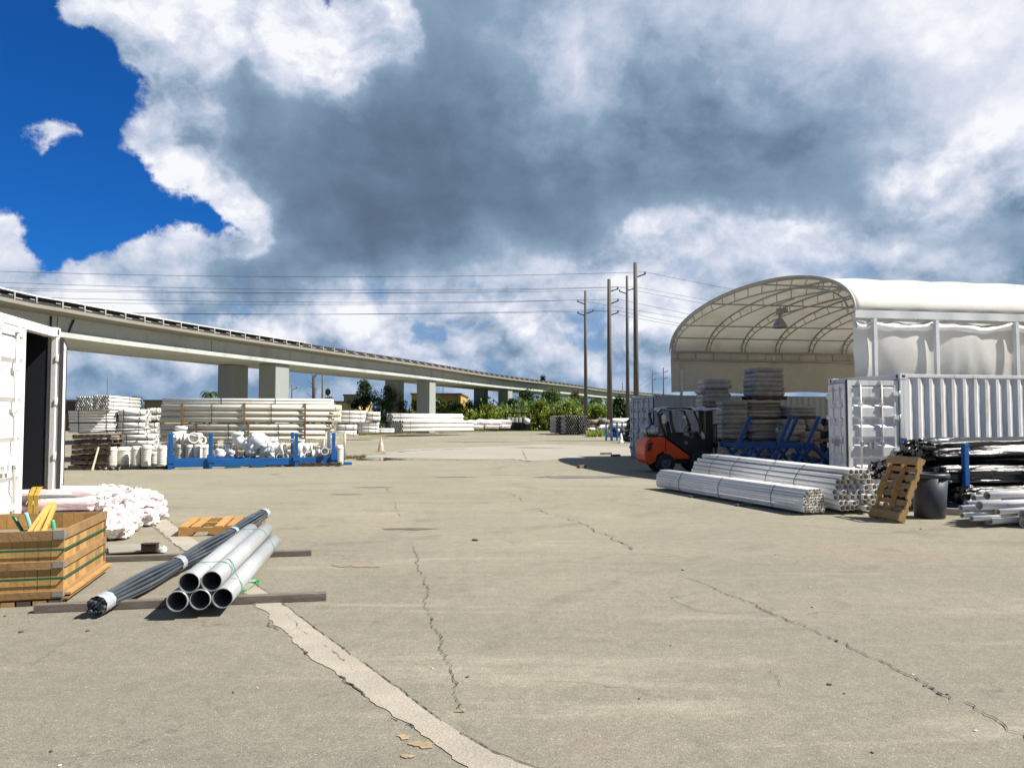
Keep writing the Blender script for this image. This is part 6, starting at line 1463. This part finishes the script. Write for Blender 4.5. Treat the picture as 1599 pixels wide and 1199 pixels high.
for p, ys, sg, lab in gl: wire(lab, p, thru(p, ys), sg)
gr = [(a1[0], (1700, 515), 'power line running right from the tallest pole behind the shelter'), (a2[0], (1700, 545), 'power line running right from the top arm of the thick pole'), (a3[0], (1700, 535), 'power line running right from the slim paired pole'), (a2[1], (1700, 575), 'power line running right from the middle arm of the thick pole'), (a4[1], (1700, 585), 'power line running right from the lower arm of the shortest pole'), (a2[2], (1700, 592), 'power line running right from the lowest arm of the thick pole'), (a4[0], (1700, 562), 'power line running right from the upper arm of the shortest pole')]
for p, (px, py), lab in gr: wire(lab, p, P(px, py, 105), 1.2)
for k in (0, 1): wire(('distant power line between the two small poles, upper', 'distant power line between the two small poles, lower')[k], b1[k], b2[k], .4, r=.03); wire(('distant power line running left from the farther small pole, upper', 'distant power line running left from the farther small pole, lower')[k], b2[k], P(960, 612 + 6 * k, 420), 2.5, r=.03)

# ------------------------------------------------------------------ buildings
YEL = mat('yellow_render', (.50, .33, .065), .8, var=.06); YELP = mat('pale_yellow_render', (.60, .43, .17), .8, var=.06); TAN = mat('tan_render', (.30, .235, .12), .8, var=.08); ROOFD = mat('dark_roof', (.09, .08, .075), .8); GLS = mat('dark_glass', (.04, .05, .06), .1)
def building(label, px0, px1, ytop, D, depth, m, rz=0.0, ribs=(), wins=0, roof=ROOFD):
    A_ = at(px0, D); w = (px1 - px0) / FPX * D; h = zat(ytop, D); t = thing('building', label, 'building', A_, rz)
    b = MB(); b.bb(0, w, 0, depth, 0, h); b.build('wall', m, t); b = MB(); b.bb(-.15, w + .15, -.15, depth + .15, h + .002, h + .28); b.build('roof', roof, t)
    for x in ribs: b = MB(); b.bb(w * x - .25, w * x + .25, -.2, -.002, 0, h - .01); b.build('pilaster', mat('brown_trim', (.22, .15, .05), .8), t)
    for i in range(wins): b = MB(); x = w * (i + .5) / wins; b.bb(x - .7, x + .7, -.06, -.003, h * .45, h * .75); b.build('window', GLS, t)
    b = MB(); b.bb(w * .3, w * .3 + 1.2, -.07, -.004, 0, 2.2); b.build('door', ROOFD, t)
building('yellow box building behind the columns of the second viaduct pier', 642, 719, 616.5, 125, 20, YEL, ribs=(.56, .97)); building('tan flat roofed building behind the small tree', 536, 562, 618, 140, 12, TAN, wins=3); building('low orange yellow wall building behind the white stacks', 523, 560, 629, 118, 8, YELP)
building('low tan building seen between the left stack and the cream stack', 224, 256, 627, 120, 10, TAN); building('low dark shed behind the left white stack', 60, 150, 627.5, 100, 10, mat('shed_brown', (.07, .05, .035), .8)); building('pale low building beyond the yellow one', 722, 760, 634, 150, 10, mat('pale_render', (.4, .42, .44), .8), wins=4)

# ------------------------------------------------------------------ trees and bushes
def leafm(name, c, k=.25):
    m = mat(name, c, .6, var=.25, vscale=.9, tint=(c[0] * 1.7, c[1] * 1.5, c[2] * 1.0), tamt=.55, tscale=.6, rnd=.1, transl=.35); return m
LF = [leafm('leaf_dark', (.040, .078, .026)), leafm('leaf_mid', (.10, .165, .034)), leafm('leaf_yellow', (.22, .27, .04)), leafm('leaf_blue', (.05, .095, .04))]; BARK = mat('bark', (.09, .07, .055), .9, var=.2)
def tree(name, label, px, ytop, D, wpx, m, n=2200, ls=.30, base=0.0, trunk=True, group=None, seed=0, clumps=22, dy=1.0, bottom=.08):
    rd = random.Random(seed); c = at(px, D); H = zat(ytop, D) - base; Wd = wpx / FPX * D; t = thing(name, label, 'tree' if trunk else 'bush', c + Vector((0, 0, base)), 0, group)
    cl = []
    for i in range(clumps):
        a = rd.uniform(0, 6.28); z = bottom + (1 - bottom) * rd.random() ** .8; e = (1 - abs(2 * z - .75) ** 2.2 * .75); q = math.sqrt(rd.random()) * max(e, .15)
        cl.append((Vector((math.cos(a) * q * Wd / 2 * .85, math.sin(a) * q * Wd / 2 * dy * .85, z * H * .93)), rd.uniform(.10, .24) * min(Wd, H * 1.3)))
    b = MB()
    n = int(n * 1.9); ls *= 1.15
    for i in range(n):
        ctr, r = cl[rd.randrange(len(cl))]; v = Vector((rd.gauss(0, 1), rd.gauss(0, 1), rd.gauss(0, .75))); v = v.normalized() * r * (rd.random() ** .45) * (1.25 if rd.random() < .08 else 1)
        p = ctr + v
        if p.z < .02: p.z = abs(p.z) + .02
        d = Vector((rd.gauss(0, 1), rd.gauss(0, 1), rd.gauss(.1, .8))).normalized(); _, s1, s2 = MB.basis(d); L_ = ls * rd.uniform(.6, 1.4); w_ = L_ * rd.uniform(.3, .5)
        b.quad(p - d * L_ / 2, p + s1 * w_ / 2, p + d * L_ / 2, p - s1 * w_ / 2)
    b.build('crown', m, t, recalc=False)
    tk = MB(); hh = H * .5
    tk.path([(0, 0, 0), (.04 * Wd * rd.uniform(-1, 1), 0, hh * .5), (.06 * Wd * rd.uniform(-1, 1), 0, hh)], [.035 * H, .028 * H, .012 * H], 7)
    for ctr, r in cl[:9]: tk.path([(0, 0, hh * rd.uniform(.25, .9)), tuple(ctr * .55 + Vector((0, 0, hh * .3))), tuple(ctr)], [.014 * H, .009 * H, .004 * H], 5)
    tk.build('trunk', BARK, t); return t
gT = 'trees and bushes under the viaduct'
tree('leafy_tree', 'airy dark green tree with loose twigs left of the second viaduct pier', 568, 590, 92, 54, LF[3], 2600, .32, seed=1, group=gT, clumps=26); tree('leafy_tree', 'dense round tree right against the second viaduct pier', 610, 601, 88, 62, LF[1], 3400, .28, seed=2, group=gT, clumps=30); tree('shrub', 'low bush at the foot of the second viaduct pier', 652, 626, 88, 46, LF[1], 1500, .26, trunk=False, seed=3, group=gT)
tree('leafy_tree', 'small dark tree beside the broken trunk, leaning right', 510, 599, 100, 28, LF[0], 1300, .30, seed=4, group=gT, clumps=14)
tree('leafy_tree', 'bushy tree in front of the third viaduct pier', 822, 612, 118, 60, LF[3], 2600, .36, seed=5, group=gT); tree('leafy_tree', 'sprawling tree right of the third viaduct pier', 862, 606, 122, 66, LF[1], 3000, .36, seed=6, group=gT); tree('leafy_tree', 'brownish green tree behind the shortest power pole', 900, 611, 120, 50, leafm('leaf_brown', (.095, .09, .035)), 2000, .34, seed=7, group=gT); tree('leafy_tree', 'dark dense tree between the middle power poles', 968, 617, 104, 42, LF[0], 2600, .32, seed=8, group=gT)
tree('shrub', 'bush between the yellow building and the black rack', 715, 632, 107, 60, LF[1], 1900, .30, trunk=False, seed=9, group=gT); tree('shrub', 'wide low bush behind the wrapped rolls', 762, 632, 107, 62, LF[2], 2100, .30, trunk=False, seed=10, group=gT); tree('shrub', 'bright yellow green bush right of the black rack', 843, 627, 106, 54, LF[2], 2200, .30, trunk=False, seed=11, group=gT); tree('shrub', 'tall grassy yellow green bush behind the grey honeycomb block', 886, 628, 105, 62, LF[2], 2400, .30, trunk=False, seed=12, group=gT); tree('shrub', 'yellow green bush left of the dark tree between the poles', 932, 632, 105, 50, LF[2], 1700, .30, trunk=False, seed=13, group=gT); tree('shrub', 'bush behind the pale pipes beside the grey container', 984, 627, 104, 36, LF[2], 1300, .30, trunk=False, seed=14, group=gT)
tree('leafy_tree', 'lone treetop showing above the far viaduct deck', 848, 586, 210, 22, LF[0], 700, .6, seed=15, group=gT, base=5)
for i, (px, yt, w) in enumerate(((735, 628, 16), (700, 640, 30), (800, 622, 30), (925, 622, 30))): tree('shrub', ('dark bush at the edge of the pale low building', 'bush in front of the yellow box building', 'dark bush over the black rack', 'dark bush right of the shortest power pole')[i], px, yt, 112, w, LF[i % 2], 1000, .34, trunk=False, seed=30 + i, group=gT)
# palms on the skyline, broken trunk
def palm(label, px, ytop, D, s_, seed):
    rd = random.Random(seed); c = at(px, D); H = zat(ytop, D); t = thing('palm_tree', label, 'palm', c, 0, 'palms on the skyline'); m_ = MB(); m_.path([(0, 0, 0), (.1, 0, H * .5), (0, 0, H - s_ * .5)], [.22, .18, .13], 7); m_.build('trunk', BARK, t); b = MB()
    for k in range(16):
        a = 2 * math.pi * k / 16 + rd.uniform(-.2, .2); el = rd.uniform(-.2, 1.0); d = Vector((math.cos(a), math.sin(a), 0)); prev = None
        for i in range(7):
            u = i / 6; p = Vector((0, 0, H - s_ * .5)) + d * (s_ * u) + Vector((0, 0, s_ * (el * u - 1.1 * u * u))); w = s_ * .16 * math.sin(math.pi * (.12 + .86 * u)); sd_ = Vector((-d.y, d.x, -.5)) * w; j = len(b.v); b.v += [tuple(p - sd_), tuple(p + Vector((0, 0, w * .5))), tuple(p + Vector((-sd_.x, -sd_.y, sd_.z)) * -1 + Vector((0, 0, 0)) + sd_ * 0 + Vector((0, 0, 0)))]
            if prev is not None: b.face((prev, prev + 1, j + 1, j)); b.face((prev + 1, prev + 2, j + 2, j + 1))
            prev = j
    b.build('crown', LF[0], t, recalc=False)
palm('palm on the skyline left of the first viaduct pier', 327, 606, 110, 1.7, 1); palm('small palm on the skyline behind the left white stack', 212, 616, 130, 1.3, 2); palm('low palm head showing between the left stacks', 239, 622, 130, 1.2, 3)
bt = P(490, 587, 95); t = thing('dead_tree', 'bare broken trunk with thin twigs right of the first viaduct pier', 'tree', Vector((bt.x, 95, 0))); m_ = MB(); m_.path([(0, 0, 0), (.05, 0, bt.z * .6), (0, 0, bt.z)], [.26, .22, .2], 7); m_.build('trunk', BARK, t); m_ = MB(); rd = random.Random(2)
for k in range(12):
    z = bt.z * rd.uniform(.6, 1); a = rd.uniform(0, 6.28); q = Vector((math.cos(a), math.sin(a), .4)) * rd.uniform(.6, 1.6); m_.path([(0, 0, z), tuple(Vector((0, 0, z)) + q * .5), tuple(Vector((0, 0, z)) + q + Vector((0, 0, .3)))], [.05, .03, .012], 4)
m_.build('twigs', BARK, t)
pole('bare pole rising past the viaduct girder right of the broken trunk', 504, 575, 92, .13, .11, [])
# understorey, far tree line and verge grass: nobody could count these
def mass(name, label, spans, ls, m, n, seed, kind='stuff'):
    rd = random.Random(seed); b = MB()
    for i in range(n):
        px, D, y0 = spans(rd); c = at(px, D); H = zat(y0, D); z = H * rd.random() ** 1.3; p = Vector((c.x + rd.gauss(0, .4), c.y + rd.gauss(0, .8), max(z, .02))); d = Vector((rd.gauss(0, .6), rd.gauss(0, .6), rd.gauss(.5, .6))).normalized(); _, s1, s2 = MB.basis(d); L_ = ls * rd.uniform(.6, 1.5)
        b.quad(p - d * L_ / 2, p + s1 * L_ * .2, p + d * L_ / 2, p - s1 * L_ * .2)
    o = b.build(name, m, recalc=False); o['kind'] = kind; tag(o, label, 'vegetation'); return o
mass('undergrowth', 'tangled green undergrowth along the back of the yard', lambda r: ((lambda x: (x, r.uniform(107, 118), 628 + 5 * math.sin(x * .09) + 4 * math.sin(x * .23)))(r.uniform(660, 1000))), .5, LF[1], 19000, 1)
mass('undergrowth', 'sunlit yellow green scrub in front of the taller bushes', lambda r: ((lambda x: (x, r.uniform(104, 107), 640 + 3 * math.sin(x * .11) + 3 * math.sin(x * .31)))(r.uniform(690, 990))), .42, LF[2], 8000, 5)
mass('far_woods', 'far tree line on the horizon', lambda r: ((lambda x: (x, r.uniform(300, 330), 636 + 3 * math.sin(x * .05) + 3 * math.sin(x * .13)))(r.uniform(-60, 1700))), 2.6, LF[0], 7000, 2)
def grassm(name, label, poly, n, h, seed, m):
    rd = random.Random(seed); b = MB()
    for i in range(n):
        a, c = rd.random(), rd.random(); k = rd.randrange(len(poly) - 1); (x0, y0, h0), (x1, y1, h1) = poly[k], poly[k + 1]; px = x0 + (x1 - x0) * a; py = y0 + (y1 - y0) * a + (c - .5) * (h0 + (h1 - h0) * a); p = G(px, py); hh = h * rd.uniform(.5, 1.3); d = Vector((rd.gauss(0, .3), rd.gauss(0, .3), 1)) * hh; w = Vector((rd.uniform(-1, 1), rd.uniform(-1, 1), 0)).normalized() * hh * .18
        b.quad(p - w, p + w, p + d + w * .2, p + d - w * .2)
    o = b.build(name, m, recalc=False); o['kind'] = 'stuff'; tag(o, label, 'grass')
GR = leafm('grass_blade', (.13, .145, .045))
grassm('verge_grass', 'strip of short grass along the foot of the white pipe stacks', [(560, 677, 6), (620, 676, 4), (700, 672.5, 3), (800, 670.5, 2.5), (870, 669, 2)], 9000, .16, 1, GR); grassm('weeds', 'patch of weeds right of the grey honeycomb block', [(918, 680, 5), (940, 679, 6), (952, 677, 4)], 2200, .45, 2, LF[2]); grassm('weeds', 'thin weeds around the small puddle', [(540, 716, 2), (570, 714, 2)], 250, .10, 3, GR); grassm('weeds', 'low weeds before the white wrapped rolls', [(740, 671, 1.5), (800, 670, 1.5)], 1400, .35, 4, GR)
